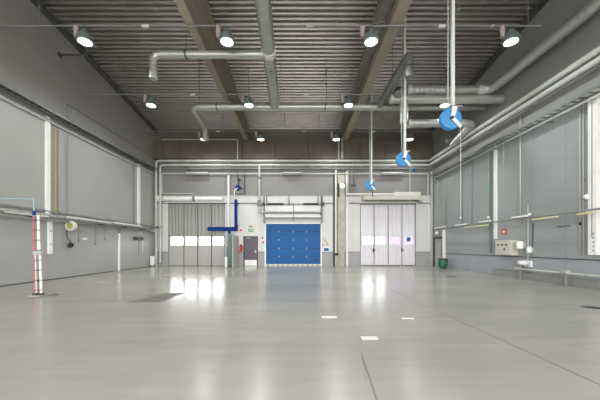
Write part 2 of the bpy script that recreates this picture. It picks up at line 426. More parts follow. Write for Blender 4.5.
# ---------------------------------------------------------------- ducts
ZD = 8.76
t = thing('spiral_duct', 'long spiral duct running from above the viewer to the far crosswise duct', 'duct', (-1.2, 9, ZD))
obj('pipe', duct(B(), [(-0.95, 4.0, ZD), (-1.20, 14.75, ZD)], 0.245), 'galv', t)
obj('collar', lathe(B(), (-1.10, 10.6, ZD), [(0.262, 0), (0.275, 0.02), (0.275, 0.28), (0.262, 0.30)], 24, 'Y'), 'offwhite', t, 'pale collar')
obj('damper_handle', box(B(), -1.15, -1.03, 11.35, 11.45, ZD - 0.34, ZD - 0.24, 0.01), 'galvdark', t)
for y in (7, 10, 13): obj('hanger', sweep(B(), [(-1.1, y, ZD + 0.24), (-1.1, y, ceil(y) + .04)], 0.012, 6), 'galvdark', t)

t = thing('spiral_duct', 'short spiral duct at upper left with elbow and nozzle, nearest the viewer', 'duct', (-5.7, 11.4, 8.1), 'side ducts')
YA = 10.9; xa = bx(153.5, YA)
obj('pipe', duct(B(), [(-1.35, YA, ZD), (xa, YA, ZD), (xa, YA, bz(70, YA))], 0.135, step=0.11, bend=0.38), 'galv', t)
obj('nozzle', lathe(B(), (xa, YA, bz(79, YA)), [(0.15, 0), (0.16, 0.06), (0.15, 0.22), (0.135, 0.38)], 20), 'galv', t)
obj('clamp', lathe(B(), (bx(186, YA), YA, ZD), [(0.15, -0.03), (0.165, -0.03), (0.165, 0.03), (0.15, 0.03)], 20, 'X'), 'dark', t)
obj('hanger', sweep(B(), [(bx(186, YA), YA, ZD + .1), (bx(186, YA), YA, ceil(YA) + .04)], 0.012, 6), 'dark', t)

YC = 14.98; xb_ = bx(192, YC)
t = thing('spiral_duct', 'long crosswise spiral duct passing under both roof beams to the right wall', 'duct', (0, YC, ZD))
obj('pipe', duct(B(), [(XR - 0.05, YC, ZD), (xb_, YC, ZD), (xb_ - .15, 17.6, ZD), (xb_ - .15, 17.6, 8.35)], 0.165, step=0.13, bend=0.35), 'galv', t)
obj('nozzle', lathe(B(), (xb_ - .15, 17.6, 8.02), [(0.19, 0), (0.20, 0.05), (0.19, 0.25), (0.165, 0.36)], 20), 'galv', t)
for px in (217, 325): obj('clamp', lathe(B(), (bx(px, YC), YC, ZD), [(0.175, -0.03), (0.185, -0.03), (0.185, 0.03), (0.175, 0.03)], 20, 'X'), 'dark', t)
for x in (-5.2, -2.6, 1.5, 5.2, 8): obj('hanger', sweep(B(), [(x, YC, ZD + .15), (x, YC, ceil(YC) + .04)], 0.012, 6), 'dark', t)

t = thing('spiral_duct', 'dark duct slanting up from the crosswise duct, ending in a short hanging nozzle', 'duct', (4.35, 11.2, 8.1), 'side ducts')
obj('pipe', duct(B(), [(4.24, 14.8, ZD), (4.24, 10.9, ZD), (4.24, 10.9, 8.3)], 0.155, bend=0.4), 'galvdark', t)
obj('nozzle', lathe(B(), (4.24, 10.9, bz(78, 10.9)), [(0.10, 0.0), (0.15, 0.03), (0.17, 0.15), (0.17, 0.34), (0.15, 0.42)], 20), 'galvdark', t)
obj('hanger', sweep(B(), [(4.24, 12.8, ZD + .15), (4.24, 12.8, ceil(12.5) + .04)], 0.012, 6), 'dark', t)

# big duct on the right wall turning into the highest crosswise duct
YD = 13.75
t = thing('air_duct', 'large spiral duct running high along the right wall then turning left', 'duct', (9.3, 10, 9.2))
obj('pipe', duct(B(), [(9.28, 1.5, 8.96), (9.28, YD, 8.96), (bx(409, YD), YD, bz(90.5, YD))], 0.215, bend=0.5), 'galv', t)
obj('collar', lathe(B(), (bx(480, YD), YD, bz(90.5, YD)), [(0.225, -0.15), (0.235, -0.15), (0.235, 0.15), (0.225, 0.15)], 24, 'X'), 'pipe', t)
obj('collar', lathe(B(), (bx(409, YD), YD, bz(90.5, YD)), [(0.225, -0.1), (0.24, -0.1), (0.24, 0.1), (0.225, 0.1)], 24, 'X'), 'pipe', t)
bm = B()
for y in (5.2, 8.3, 11.4): tube(bm, [(9.28, y, 9.14), (9.28, y, 9.24), (XR, y, 9.24)], 0.02, 6, 0.02)
obj('fixing_bracket', bm, 'galvdark', t)
t = thing('spiral_duct', 'second of the crosswise ducts stacked at the upper right, ribbed, with a riser down', 'duct', (6, YD, 8.7))
zd2 = bz(99.3, YD)
obj('pipe', duct(B(), [(XR - 0.03, YD, zd2), (bx(391, YD), YD, zd2)], 0.20, step=0.14), 'galv', t)
obj('end_cap', lathe(B(), (bx(391, YD), YD, zd2), [(0.0, -0.05), (0.215, -0.05), (0.215, 0.06), (0.205, 0.06)], 24, 'X'), 'pipe', t)
xr_ = bx(404, YD)
obj('elbow', duct(B(), [(bx(412, YD), YD, bz(90.5, YD)), (bx(398, YD), YD - 0.02, bz(90.5, YD)), (bx(396, YD), YD - .35, zd2 + 0.05)], 0.19, bend=0.25), 'galvdark', t)
zd3 = bz(123.5, YD)
obj('riser', duct(B(), [(xr_, YD, zd2), (xr_, YD, zd3 - 0.0)], 0.19), 'galv', t)
t = thing('spiral_duct', 'lowest of the crosswise ducts at upper right, behind the largest blue reel', 'duct', (7, YD, zd3))
obj('pipe', duct(B(), [(xr_ + 0.19, YD, zd3), (8.45, YD, zd3), (8.7, YD + 2.2, zd3 - 0.2)], 0.175, bend=0.4), 'galv', t)
obj('collar', lathe(B(), (xr_ + 0.25, YD, zd3), [(0.19, -0.08), (0.2, -0.08), (0.2, 0.08), (0.19, 0.08)], 20, 'X'), 'pipe', t)
t = thing('spiral_duct', 'short dark duct slanting down beneath the stacked ducts by the right wall', 'duct', (8, 16.5, 7.6), 'side ducts')
obj('pipe', duct(B(), [(XR - 0.05, 17.2, 8.2), (bx(447, 17.2), 17.2, bz(141, 17.2))], 0.17), 'galvdark', t)

# ---------------------------------------------------------------- pipes round the end wall
def clampset(t, pts):
    for p in pts: pass
P1z, P2z = bz(161, YB - .3), bz(165.3, YB - .3)
t = thing('service_pipe', 'upper of two long pale pipes crossing the end wall above the gates', 'pipe', (0, YB - .4, P1z), 'paired long pipes')
obj('pipe', tube(B(), [(-10.28, YB - .35, 0), (-10.28, YB - .35, P1z), (9.50, YB - .35, P1z)], 0.085, 12, 0.25), 'pipe', t)
bm = B()
for x in (-8, -5, -2, 1, 4, 7): box(bm, x - .03, x + .03, YB - .36, YB - .27, P2z - 0.2, P1z - 0.07)
obj('bracket', bm, 'pipegrey', t)
t = thing('service_pipe', 'lower of two long pale pipes crossing the end wall above the gates', 'pipe', (0, YB - .4, P2z), 'paired long pipes')
obj('pipe', tube(B(), [(-9.98, YB - .35, 0.25), (-9.98, YB - .35, P2z), (9.62, YB - .35, P2z)], 0.08, 12, 0.25), 'pipe', t)
for zz, rr_, lb in ((P1z, .085, 'upper of two long pale pipes high along the right wall'), (P2z, .08, 'lower of two long pale pipes high along the right wall')):
    t = thing('service_pipe', lb, 'pipe', (9.55, 11, zz), 'paired long pipes on the right wall')
    obj('pipe', tube(B(), [(9.55, YB - .5, zz), (9.55, 2.0, zz)], rr_ + .025, 12), 'pipe', t)
    for y in (4, 6.6, 9.2, 11.8, 14.4, 17): obj('fixing_bracket', box(B(), 9.5, XR - .002, y, y + .05, zz - .12, zz - 0.07), 'pipegrey', t)
z3 = bz(169.5)
t = thing('service_pipe', 'dark pipe crossing the end wall directly below the paired pale pipes', 'pipe', (0, 20.8, z3))
obj('pipe', tube(B(), [(-9.7, 20.82, z3), (9.6, 20.82, z3)], 0.055, 10), 'pipegrey', t)
bm = B()
for x in (-8, -4.6, -1.2, 3.1, 6.6): box(bm, x - .02, x + .02, 20.8, YB, z3 - .12, z3 + 0.03)
obj('bracket', bm, 'dark', t)
z4 = bz(174.3)
t = thing('service_pipe', 'thin pale pipe crossing the end wall below the dark pipe, stepping down at left', 'pipe', (0, 20.8, z4))
obj('pipe', tube(B(), [(bx(197), 20.84, bz(194)), (bx(163), 20.84, bz(194)), (bx(163), 20.84, z4), (9.5, 20.84, z4), (9.5, 20.84, bz(196))], 0.045, 8, 0.12), 'pipe', t)
bm = B()
for x in (-9, -6, -3.6, 0.2, 5, 8): box(bm, x - .02, x + .02, 20.84, YB, z4 - .06, z4 + 0.02)
obj('bracket', bm, 'pipegrey', t)
# fluorescent battens on the thin pipe line
bat = None
for (a, c), lb in zip(((187, 210), (283, 302), (380, 402)), ('long fluorescent batten on the end wall above the left folding gate', 'long fluorescent batten on the end wall above the blue gate', 'long fluorescent batten on the end wall above the right folding gate')):
    t = thing('batten_light', lb, 'light fixture', (bx((a + c) / 2), 20.6, z4), 'battens high on the end wall')
    obj('housing', box(B(), bx(a), bx(c), 20.62, 20.79, z4 - .14, z4 - 0.02, 0.015), 'pipegrey', t)
    obj('tube', box(B(), bx(a) + .05, bx(c) - .05, 20.60, 20.70, z4 - .02, z4 + 0.06, 0.02), 'offwhite', t)
    obj('arm', box(B(), bx(a) + .3, bx(a) + .34, 20.7, YB, z4 - .12, z4 - .08), 'pipegrey', t)

# thin conduit stepping over the brown band at left
t = thing('conduit', 'thin pale conduit under the roof at left, dropping in front of the brown band', 'pipe', (-6, 20.6, 9))
y = 20.5
obj('pipe', tube(B(), [(bx(162, y), y, bz(139.5, y)), (bx(237.5, y), y, bz(139.5, y)), (bx(237.5, y), y, bz(160, y) + .05)], 0.035, 8, 0.1), 'pipe', t)
bm = B()
for px in (165, 200, 230): sweep(bm, [(bx(px, y), y, bz(139.5, y)), (bx(px, y), y, ceil(y) + .05)], 0.012, 6)
obj('hanger', bm, 'dark', t)
for px0, zz, lb in ((342, 9.3, 'pair of thin green grey conduits dropping over the brown band by the gate pillar'),):
    t = thing('conduit', lb, 'pipe', (bx(px0, 20.5), 20.5, P1z))
    obj('pipe', tube(B(), [(bx(338), 20.6, zz + .1), (bx(338), 20.6, P1z + .08)], 0.05, 8), 'pipe', t)
    obj('duct', box(B(), bx(340), bx(342.3), 20.5, 20.7, P1z + .08, 9.3, 0.01), 'pipegrey', t)
# vertical pipe at x 260 with valve between grey band and gate tracks
t = thing('service_pipe', 'upright pale pipe with valves beside the upper left of the blue gate', 'pipe', (bx(260), 20.65, bz(214)))
obj('pipe', tube(B(), [(bx(260), 20.62, P2z - .02), (bx(260), 20.62, bz(213)), (bx(266), 20.62, bz(213))], 0.075, 10, .12), 'pipe', t)
for py in (180, 203): obj('flange', lathe(B(), (bx(260), 20.62, bz(py)), [(0.12, 0), (0.13, 0.02), (0.13, 0.12), (0.12, 0.14)], 16), 'pipegrey', t)
obj('valve', box(B(), bx(258.2), bx(262.2), 20.45, 20.78, bz(206.5), bz(204), 0.03), 'galvdark', t)
obj('bracket', box(B(), bx(259.6), bx(260.4), 20.62, YB, bz(190), bz(189)), 'dark', t)
t = thing('service_pipe', 'short white standpipe from the grey band down to the blue crane arm', 'pipe', (bx(229), 20.8, bz(234)))
obj('pipe', tube(B(), [(bx(229), 20.85, bz(176)), (bx(229), 20.85, bz(234))], 0.08, 10), 'white', t)
obj('bracket', box(B(), bx(228.6), bx(229.4), 20.85, YB, bz(190), bz(189)), 'dark', t)
t = thing('conduit', 'thin dark conduit on the end wall between the blue hoist and the upright pale pipe', 'pipe', (bx(245), 20.9, 5.2))
obj('pipe', tube(B(), [(bx(238), 20.9, P2z - .1), (bx(238), 20.9, bz(178))], .03, 6), 'dark', t)
obj('pipe', tube(B(), [(bx(245), 20.9, P2z - .1), (bx(245), 20.9, bz(194)), (bx(234), 20.9, bz(194))], .03, 6), 'dark', t)
# door-top conduit run under white band: y~203 line
t = thing('conduit', 'thin dark conduit running across the white end wall level with the folding gate tops', 'pipe', (0, 20.95, 4.7))
zc = bz(203.3)
bm = B(); tube(bm, [(bx(158), 20.95, zc), (bx(259), 20.95, zc)], 0.028, 6); obj('pipe', bm, 'dark', t)
bm = B(); tube(bm, [(bx(321), 20.95, zc), (bx(333), 20.95, zc)], 0.028, 6); obj('pipe', bm, 'dark', t)
bm = B(); tube(bm, [(bx(349), 20.95, zc), (bx(359), 20.95, zc)], 0.028, 6); obj('pipe', bm, 'dark', t)
bm = B(); tube(bm, [(bx(418), 20.95, zc), (bx(430), 20.95, zc)], 0.028, 6); obj('pipe', bm, 'dark', t)

# ---------------------------------------------------------------- folding gates
def corr(bm, x0, x1, z0, z1, y, pitch=0.27, d=0.07):
    n = max(1, round((x1 - x0) / pitch)); p = (x1 - x0) / n; pr = []
    for k in range(n):
        a = x0 + k * p
        pr += [(a, y), (a + p * .52, y), (a + p * .56, y + d), (a + p * .96, y + d)]
    pr.append((x1, y))
    prev = None
    for (x, yy) in pr:
        cur = (bm.verts.new((x, yy, z0)), bm.verts.new((x, yy, z1)))
        if prev: bm.faces.new((prev[0], prev[1], cur[1], cur[0]))
        prev = cur
    # back sheet
    box(bm, x0, x1, y + d + 0.003, y + d + 0.02, z0, z1)
    return bm
def folding_gate(edges, ztop, zw0, zw1, wins, label, msheet, mlow, panes, low_corr, handles):
    x0, x1 = edges[0], edges[-1]
    t = thing('folding_gate', label, 'gate', ((x0 + x1) / 2, YB + .1, 0), 'folding gates in the end wall')
    bm = B()
    box(bm, x0, x0 + 0.07, YB + .02, YB + .22, 0, ztop); box(bm, x1 - 0.07, x1, YB + .02, YB + .22, 0, ztop); box(bm, x0, x1, YB + .02, YB + .22, ztop - .12, ztop); box(bm, x0, x1, YB + .18, YB + .22, 0.0, .12)
    obj('frame', bm, 'pipegrey', t)
    for k in range(len(edges) - 1):
        a, c = edges[k] + (0.072 if k == 0 else 0.03), edges[k + 1] - (0.072 if k == len(edges) - 2 else 0.03)
        wa, wb = wins[k]
        bm = B(); yy = YB + 0.08
        corr(bm, a + .04, c - .04, zw1 + .03, ztop - .085, yy)
        if low_corr: corr(bm, a + .04, c - .04, 0.06, zw0 - .03, yy)
        box(bm, a, a + .045, yy - .015, yy + .06, 0.03, ztop - .1); box(bm, c - .045, c, yy - .015, yy + .06, 0.03, ztop - .1)
        box(bm, a + .04, wa, yy - .004, yy + .055, zw0 - .03, zw1 + .03); box(bm, wb, c - .04, yy - .004, yy + .055, zw0 - .03, zw1 + .03)
        box(bm, a + .04, c - .04, yy - .01, yy + .05, zw1, zw1 + .05); box(bm, a + .04, c - .04, yy - .01, yy + .05, zw0 - .05, zw0)
        if not low_corr: box(bm, a + .04, c - .04, yy - .008, yy + .05, 2.9, 2.94)
        lf = obj('gate_leaf', bm, msheet, t)
        if not low_corr: obj('lower_panel', box(B(), a + .0, c - .0, yy - .03, yy - .012, 0.03, zw0 - .04), mlow, lf)
        obj('window_pane', box(B(), wa, wb, yy + .02, yy + .03, zw0, zw1), panes[k], lf)
        if handles[k] is not None:
            hx, hz = handles[k]
            bm = B(); box(bm, hx - .04, hx + .04, yy - .06, yy - .02, hz - .16, hz + .16, .01); box(bm, hx - .03, hx + .15, yy - .1, yy - .06, hz - .02, hz + .03)
            obj('handle', bm, 'black', lf)
    for k, e_ in enumerate(edges[1:-1]): obj('gap_light_block', box(B(), e_ - .045, e_ + .045, YB + .12, YB + .17, .02, ztop - .1), 'dark', t)  # dark strips added behind the leaf gaps to block daylight
    obj('threshold', box(B(), x0, x1, YB - .02, YB + .2, 0.0, 0.02), 'dark', t)
    return t
e1 = [bx(p) for p in (168, 183.6, 197.5, 211.3, 225)]
w1 = [(bx(a), bx(c)) for a, c in ((170.3, 183.0), (184.8, 196.3), (198.7, 210.2), (212.6, 223.6))]
folding_gate(e1, 4.64, bz(245), bz(236.8), w1, 'grey ribbed folding gate with four bright windows and plain lower panels', 'gate', 'gatelow', ['glass'] * 4, False, [None] * 4)
e2 = [bx(p) for p in (360, 374.4, 388.5, 402.4, 416)]
w2 = [(bx(a), bx(c)) for a, c in ((362.8, 373.2), (376.5, 385.2), (389.8, 401), (404.5, 414.2))]
folding_gate(e2, 4.64, bz(244.2), bz(237), w2, 'white ribbed folding gate with black handles and lilac tinted windows', 'gatewhite', 'gatewhite',
             ['glass', 'glass', 'lilacglass', 'lilacglass'], True, [(bx(373.5), bz(250.2)), None, (bx(402.0), bz(250)), None])
# blue notice sheet in the right window of the right gate
tag(obj('blue_sticker', box(B(), bx(407), bx(411), YB + .07, YB + .075, bz(241.5), bz(237.3)), 'blue'), 'small violet blue sticker on the rightmost window of the white folding gate', 'sticker')

# ---------------------------------------------------------------- heaters above gates
t = thing('tube_heater', 'pair of long white tubes mounted above the left folding gate', 'heater', (bx(194), 20.6, bz(200)))
zt = bz(199.7)
for a, c in ((166, 194), (196.5, 224)):
    obj('tube', lathe(B(), (bx(a), 20.66, zt), [(0.10, 0), (0.14, 0.03), (0.14, (c - a) / 13.571 - .03), (0.10, (c - a) / 13.571)], 18, 'X'), 'white', t)
bm = B()
for p in (167, 180, 195.2, 210, 223): box(bm, bx(p) - .03, bx(p) + .03, 20.66, YB, zt - .05, zt + .05); box(bm, bx(p) - .035, bx(p) + .035, 20.49, 20.83, zt - .16, zt + .16) if p in (195.2,) else None
obj('bracket', bm, 'pipegrey', t)
obj('end_box', box(B(), bx(158), bx(165), 20.6, 20.9, bz(202), bz(197), .03), 'offwhite', t)
t = thing('air_curtain', 'beige air curtain unit over the white folding gate with a white box on top', 'heater', (bx(390), 20.6, bz(200)))
bm = B(); box(bm, bx(361.5), bx(418.5), 20.45, YB - .01, bz(201.2), bz(196.8), .02); obj('housing', bm, 'beige', t)
obj('grille', box(B(), bx(363), bx(416), 20.43, 20.46, bz(202), bz(200.9)), 'dark', t)
obj('control_box', box(B(), bx(391.8), bx(418), 20.5, YB - .01, bz(196.8), bz(193.2), .02), 'offwhite', t, 'pale box')
obj('pipe', tube(B(), [(bx(345.5), 20.7, bz(195)), (bx(391.8), 20.7, bz(195))], 0.06, 10), 'white', t)
obj('end_plate', box(B(), bx(416.5), bx(420), 20.5, YB - .01, bz(202.3), bz(196.8), .01), 'beige', t)

# ---------------------------------------------------------------- blue sectional gate
x0, x1 = bx(266), bx(320.6); zt = 3.10
t = thing('sectional_gate', 'bright blue sectional overhead gate in a white frame', 'gate', ((x0 + x1) / 2, YB, 0))
bm = B(); box(bm, x0 - .10, x0, YB - .06, YB - .001, 0, zt + .08); box(bm, x1, x1 + .10, YB - .06, YB - .001, 0, zt + .08); box(bm, x0 - .1, x1 + .1, YB - .06, YB - .001, zt, zt + .1)
obj('frame', bm, 'white', t)
zs = [bz(264.2), bz(256.5), bz(248.5), bz(240), bz(231.5), bz(224)]
for k in range(5):
    bm = B(); box(bm, x0 + .005, x1 - .005, YB + .03, YB + .09, zs[k] + .008, zs[k + 1] - .008, .008)
    for q in range(1, 4):
        zz = zs[k] + (zs[k + 1] - zs[k]) * q / 4; box(bm, x0 + .01, x1 - .01, YB + .024, YB + .032, zz - .012, zz + .012)
    p = obj('gate_panel', bm, 'blue', t)
    if k:
        for px in (279, 293.2, 306.5): obj('hinge', box(B(), bx(px) - .035, bx(px) + .035, YB + .005, YB + .03, zs[k] - .055, zs[k] + .055, .008), 'cabgrey', p)
    if k == 0: obj('handle', box(B(), bx(314), bx(317.5), YB - .01, YB + .03, bz(260.4), bz(259), .01), 'black', p)
obj('backing', box(B(), x0, x1, YB + .095, YB + .13, .02, zt), 'dark', t)  # dark sheet added behind the panels so no daylight shows between them
bm = B(); box(bm, x0, x1, YB + .04, YB + .085, 0.001, zs[0] + .012); obj('bottom_seal', bm, 'offwhite', t)
n = 11
for k in range(n):
    a = x0 + (x1 - x0) * (k + .1) / n
    obj('warning_stripe', prism(B(), [(a, .01), (a + .15, .01), (a + .22, .085), (a + .07, .085)], YB + .03, YB + .041), 'yellow' if k % 2 else 'line', t)
# tracks and springs above
t = thing('gate_track', 'steel tracks, spring shaft and rollers above the blue gate', 'gate mechanism', ((x0 + x1) / 2, YB, bz(220)))
bm = B()
for px in (264.5, 322): box(bm, bx(px) - .04, bx(px) + .04, 20.55, YB - .06, bz(222.5), bz(197), .005)
obj('track', bm, 'pipegrey', t)
obj('spring_shaft', sweep(B(), [(bx(262.5), 20.6, bz(204.8)), (bx(323.5), 20.6, bz(204.8))], 0.035, 10), 'pipegrey', t)
for a, c in ((268, 284), (303, 318)):
    L = (c - a) / 13.571; pr = []
    k = 0; pr.append((0.04, 0))
    while k < L / .04 - 1: pr += [(0.085, k * .04 + .01), (0.07, k * .04 + .03)]; k += 1
    pr.append((0.04, L)); obj('spring', lathe(B(), (bx(a), 20.6, bz(204.8)), pr, 12, 'X'), 'dark', t)
for px in (264.3, 322.3): obj('drum', lathe(B(), (bx(px), 20.6, bz(204.8)), [(0.12, -.08), (0.16, -.08), (0.13, 0), (0.16, .08), (0.12, .08)], 16, 'X'), 'dark', t)
for py in (213.3, 218.5):
    obj('cross_bar', box(B(), bx(264), bx(322), 20.6, 20.72, bz(py) - .05, bz(py) + .05, .01), 'pipegrey', t)
obj('cover_panel', box(B(), bx(265.5), bx(320), 20.74, 20.82, bz(217.6), bz(214.4), .01), 'white', t)
obj('cover_panel', box(B(), bx(265.5), bx(320), 20.74, 20.82, bz(212), bz(206.5), .01), 'white', t)
bm = B()
for px in (289, 293.5): box(bm, bx(px) - .03, bx(px) + .03, 20.7, YB, bz(221) if px > 290 else bz(205), bz(204 if px > 290 else 197))
obj('centre_bracket', bm, 'pipegrey', t)
for px in (267, 289, 318, 321): obj('drop_rod', tube(B(), [(bx(px), 20.8, bz(206)), (bx(px), 20.8, bz(196))], .025, 6), 'dark', t)

# ---------------------------------------------------------------- door and things around it
t = thing('door_1', 'dark plum grey personnel door with white kick plate', 'door', (bx(250.6), YB, 0)); del t['category']; t['kind'] = 'structure'
x0, x1 = bx(243.3), bx(258.0)
bm = B(); box(bm, x0, x0 + .07, YB - .02, YB + .15, 0, 2.2); box(bm, x1 - .07, x1, YB - .02, YB + .15, 0, 2.2); box(bm, x0 + .07, x1 - .07, YB - .02, YB + .15, 2.13, 2.2)
obj('door_frame', bm, 'dark', t)
lf = obj('door_leaf', box(B(), x0 + .075, x1 - .075, YB + .03, YB + .08, 0.01, 2.12, .005), 'door', t)
obj('door_light_block', box(B(), x0, x1, YB + .16, YB + .2, 0, 2.2), 'dark', t)  # unseen panel added across the opening to stop light leaking round the leaf
obj('kick_plate', box(B(), x0 + .10, x1 - .10, YB + .02, YB + .03, 0.02, bz(260)), 'white', lf)
bm = B(); box(bm, x1 - .20, x1 - .14, YB + .01, YB + .03, .95, 1.15); box(bm, x1 - .28, x1 - .15, YB - .03, YB - .01, 1.04, 1.07); box(bm, x1 - .17, x1 - .15, YB - .02, YB + .02, 1.04, 1.07)
obj('handle', bm, 'galv', lf)
obj('door_closer', box(B(), bx(246.5), bx(250.8), YB - .01, YB + .03, 2.02, 2.09, .005), 'cabgrey', lf)
# exit sign pictograms
t = thing('exit_sign', 'small green exit pictogram sign high above the personnel door', 'sign', (bx(251), YB, bz(231.5)))
obj('plate', box(B(), bx(248.3), bx(253.8), YB - .03, YB, bz(231.7), bz(229.3), .004), 'signgreen', t)
bm = B(); yy = YB - .036; X, Z = bx(250), bz(230.5)
prism(bm, [(X - .10, Z - .05), (X - .06, Z - .06), (X, Z + .02), (X - .03, Z + .06)], yy, yy + .006); lathe(bm, (X + .01, yy, Z + .065), [(0.018, 0), (0.018, .006)], 10, 'Y')
prism(bm, [(X + .06, Z - .02), (X + .16, Z - .02), (X + .16, Z - .05), (X + .22, Z), (X + .16, Z + .05), (X + .16, Z + .02), (X + .06, Z + .02)], yy, yy + .006)
obj('pictogram', bm, 'white', t)
t = thing('emergency_light', 'pale yellow green emergency lamp box just above the exit sign', 'light fixture', (bx(251), YB, bz(228)))
obj('housing', box(B(), bx(248.8), bx(253.3), YB - .09, YB, bz(227.4), bz(224.8), .01), 'offwhite', t)
obj('lens', box(B(), bx(249.5), bx(252.6), YB - .10, YB - .085, bz(227), bz(225.5)), 'lime', t)
for px, py, lb in ((241, 230.3, 'small red sign on the wall left of the exit sign'), (262.4, 237.7, 'upper small red sign between the door and the blue gate'), (263, 242.4, 'lower small red sign between the door and the blue gate')):
    t = thing('safety_sign', lb, 'sign', (bx(px), YB, bz(py)), 'small red fire signs')
    obj('plate', box(B(), bx(px) - .09, bx(px) + .09, YB - .012, YB, bz(py) - .09, bz(py) + .09), 'white', t)
    obj('symbol', box(B(), bx(px) - .075, bx(px) + .075, YB - .018, YB - .012, bz(py) - .075, bz(py) + .075), 'red', t)
t = thing('fire_extinguisher', 'red fire extinguisher hanging on the wall left of the personnel door', 'fire extinguisher', (bx(241), YB - .15, bz(252)))
X, Z = bx(241), bz(252)
obj('cylinder', lathe(B(), (X, YB - .12, Z), [(0.08, 0), (0.10, .02), (0.10, .40), (0.07, .48), (0.03, .50)], 18), 'red', t)
obj('valve_head', box(B(), X - .04, X + .08, YB - .15, YB - .09, Z + .49, Z + .56, .01), 'black', t)
obj('hose', tube(B(), [(X + .06, YB - .14, Z + .52), (X + .14, YB - .17, Z + .45), (X + .13, YB - .17, Z + .15)], .015, 6), 'black', t)
obj('fixing_bracket', box(B(), X - .05, X + .05, YB - .04, YB, Z + .1, Z + .35), 'dark', t)
# hazard signs and poster right of the blue gate
t = thing('poster', 'blue framed notice on the wall right of the blue gate', 'poster', (bx(326.2), YB, bz(251)))
obj('backing', box(B(), bx(323.2), bx(329.4), YB - .015, YB, bz(252.2), bz(246.8)), 'white', t)
obj('print', box(B(), bx(323.9), bx(328.8), YB - .02, YB - .015, bz(251.1), bz(248)), 'blue', t)
for px, py, mt, lb in ((325.5, 240.8, 'yellowsign', 'yellow hazard triangle, upper one above the blue notice'), (327, 243.8, 'yellowsign', 'yellow hazard triangle, lower one just above the blue notice'), (323.4, 238.4, 'signgreen', 'tiny green round sign top left above the blue notice')):
    X, Z = bx(px), bz(py)
    t = thing('hazard_sign', lb, 'sign', (X, YB, Z), 'hazard signs by the blue gate')
    if mt == 'yellowsign':
        obj('plate', prism(B(), [(X - .12, Z - .09), (X + .12, Z - .09), (X, Z + .12)], YB - .012, YB), 'black', t)
        obj('face', prism(B(), [(X - .09, Z - .075), (X + .09, Z - .075), (X, Z + .08)], YB - .018, YB - .012), mt, t)
    else:
        obj('plate', lathe(B(), (X, YB - .012, Z), [(.08, 0), (.08, .012)], 16, 'Y'), 'white', t)
        obj('face', lathe(B(), (X, YB - .018, Z), [(.06, 0), (.06, .006)], 16, 'Y'), 'line', t)
t = thing('push_button', 'small grey gate control box with buttons right of the blue gate frame', 'switch', (bx(323), YB, bz(246)))
obj('housing', box(B(), bx(322), bx(323.4), YB - .08, YB, bz(246.5), bz(243.5), .01), 'cabgrey', t)
obj('button', lathe(B(), (bx(322.7), YB - .095, bz(244.6)), [(.02, 0), (.025, .015)], 10, 'Y'), 'red', t)

# ---------------------------------------------------------------- blue jib crane, grey screen and teal cabinet
t = thing('jib_crane', 'navy blue wall crane with long horizontal arm and upright post', 'crane', (bx(236, 20.5), 20.5, bz(231, 20.5)))
y = 20.4
obj('post', box(B(), bx(234.6, y), bx(237.2, y), y - .1, y + .1, bz(231, y), bz(199.5, y), .01), 'navy', t)
obj('arm', box(B(), bx(208.5, y), bx(237.5, y), y - .09, y + .09, bz(231, y), bz(227, y), .01), 'navy', t)
obj('end_stop', box(B(), bx(207.6, y), bx(208.6, y), y - .12, y + .12, bz(231, y), bz(227, y), .01), 'dark', t)
obj('fixing_bracket', box(B(), bx(235.2, y), bx(236.6, y), y + .1, YB, bz(204, y), bz(202, y)), 'dark', t)
obj('fixing_bracket', box(B(), bx(235.2, y), bx(236.6, y), y + .1, YB, bz(226, y), bz(224, y)), 'dark', t)
obj('lower_column', box(B(), bx(228.3, y), bx(230.3, y), y - .08, y + .08, bz(234, y) + .005, bz(230.4, y), .01), 'navy', t)
obj('top_pipe', tube(B(), [(bx(234.5, y), y, bz(200, y)), (bx(234.5, y), y, bz(190, y)), (bx(238, y), y, bz(188, y))], .03, 8), 'white', t)
t = thing('chain_hoist', 'small navy hoist hanging on the end wall above the blue crane', 'hoist', (bx(238.6, 20.6), 20.6, bz(191, 20.6)))
y = 20.55
obj('body', lathe(B(), (bx(235.5, y), y, bz(187.5, y)), [(.06, 0), (.14, .03), (.14, .28), (.10, .36), (.05, .38)], 16, 'X'), 'navy', t)
obj('motor', box(B(), bx(236.6, y), bx(239.2, y), y - .1, y + .12, bz(190.5, y), bz(185.2, y), .03), 'navy', t)
obj('lever', tube(B(), [(bx(239, y), y, bz(187, y)), (bx(242, y), y, bz(189.4, y)), (bx(243, y), y, bz(187.5, y))], .035, 8), 'navy', t)
obj('hook', box(B(), bx(237.8, y), bx(239, y), y - .04, y + .04, bz(185, y), bz(178, y), .01), 'black', t)
obj('mount', box(B(), bx(237.6, y), bx(239.4, y), y, YB, bz(179.5, y), bz(178, y)), 'dark', t)
t = thing('control_cabinet', 'tall teal grey machine cabinet standing below the blue crane', 'cabinet', (bx(229.5, 20.3), 20.3, 0))
y = 20.2
obj('body', box(B(), bx(226.6, y), bx(232.6, y), y - .05, y + .55, 0.05, bz(246.5, y), .015), 'teal', t)
obj('plinth', box(B(), bx(226.6, y), bx(232.6, y), y, y + .5, 0, 0.05), 'dark', t)
obj('top_unit', box(B(), bx(227.2, y), bx(231.8, y), y + .05, y + .4, bz(246.4, y), bz(234, y), .02), 'teal', t)
obj('meter', lathe(B(), (bx(229.5, y), y - .02, bz(250, y)), [(.07, 0), (.09, .02), (.09, .07)], 16, 'Y'), 'cabgrey', t)
obj('door_panel', box(B(), bx(227.3, y), bx(231.9, y), y - .065, y - .045, .15, bz(253.5, y), .005), 'teal', t)
t = thing('bollard_pipe', 'short white upright pipe on the floor in front of the teal cabinet', 'pipe', (bx(226, 19.3), 19.3, 0))
y = 19.2
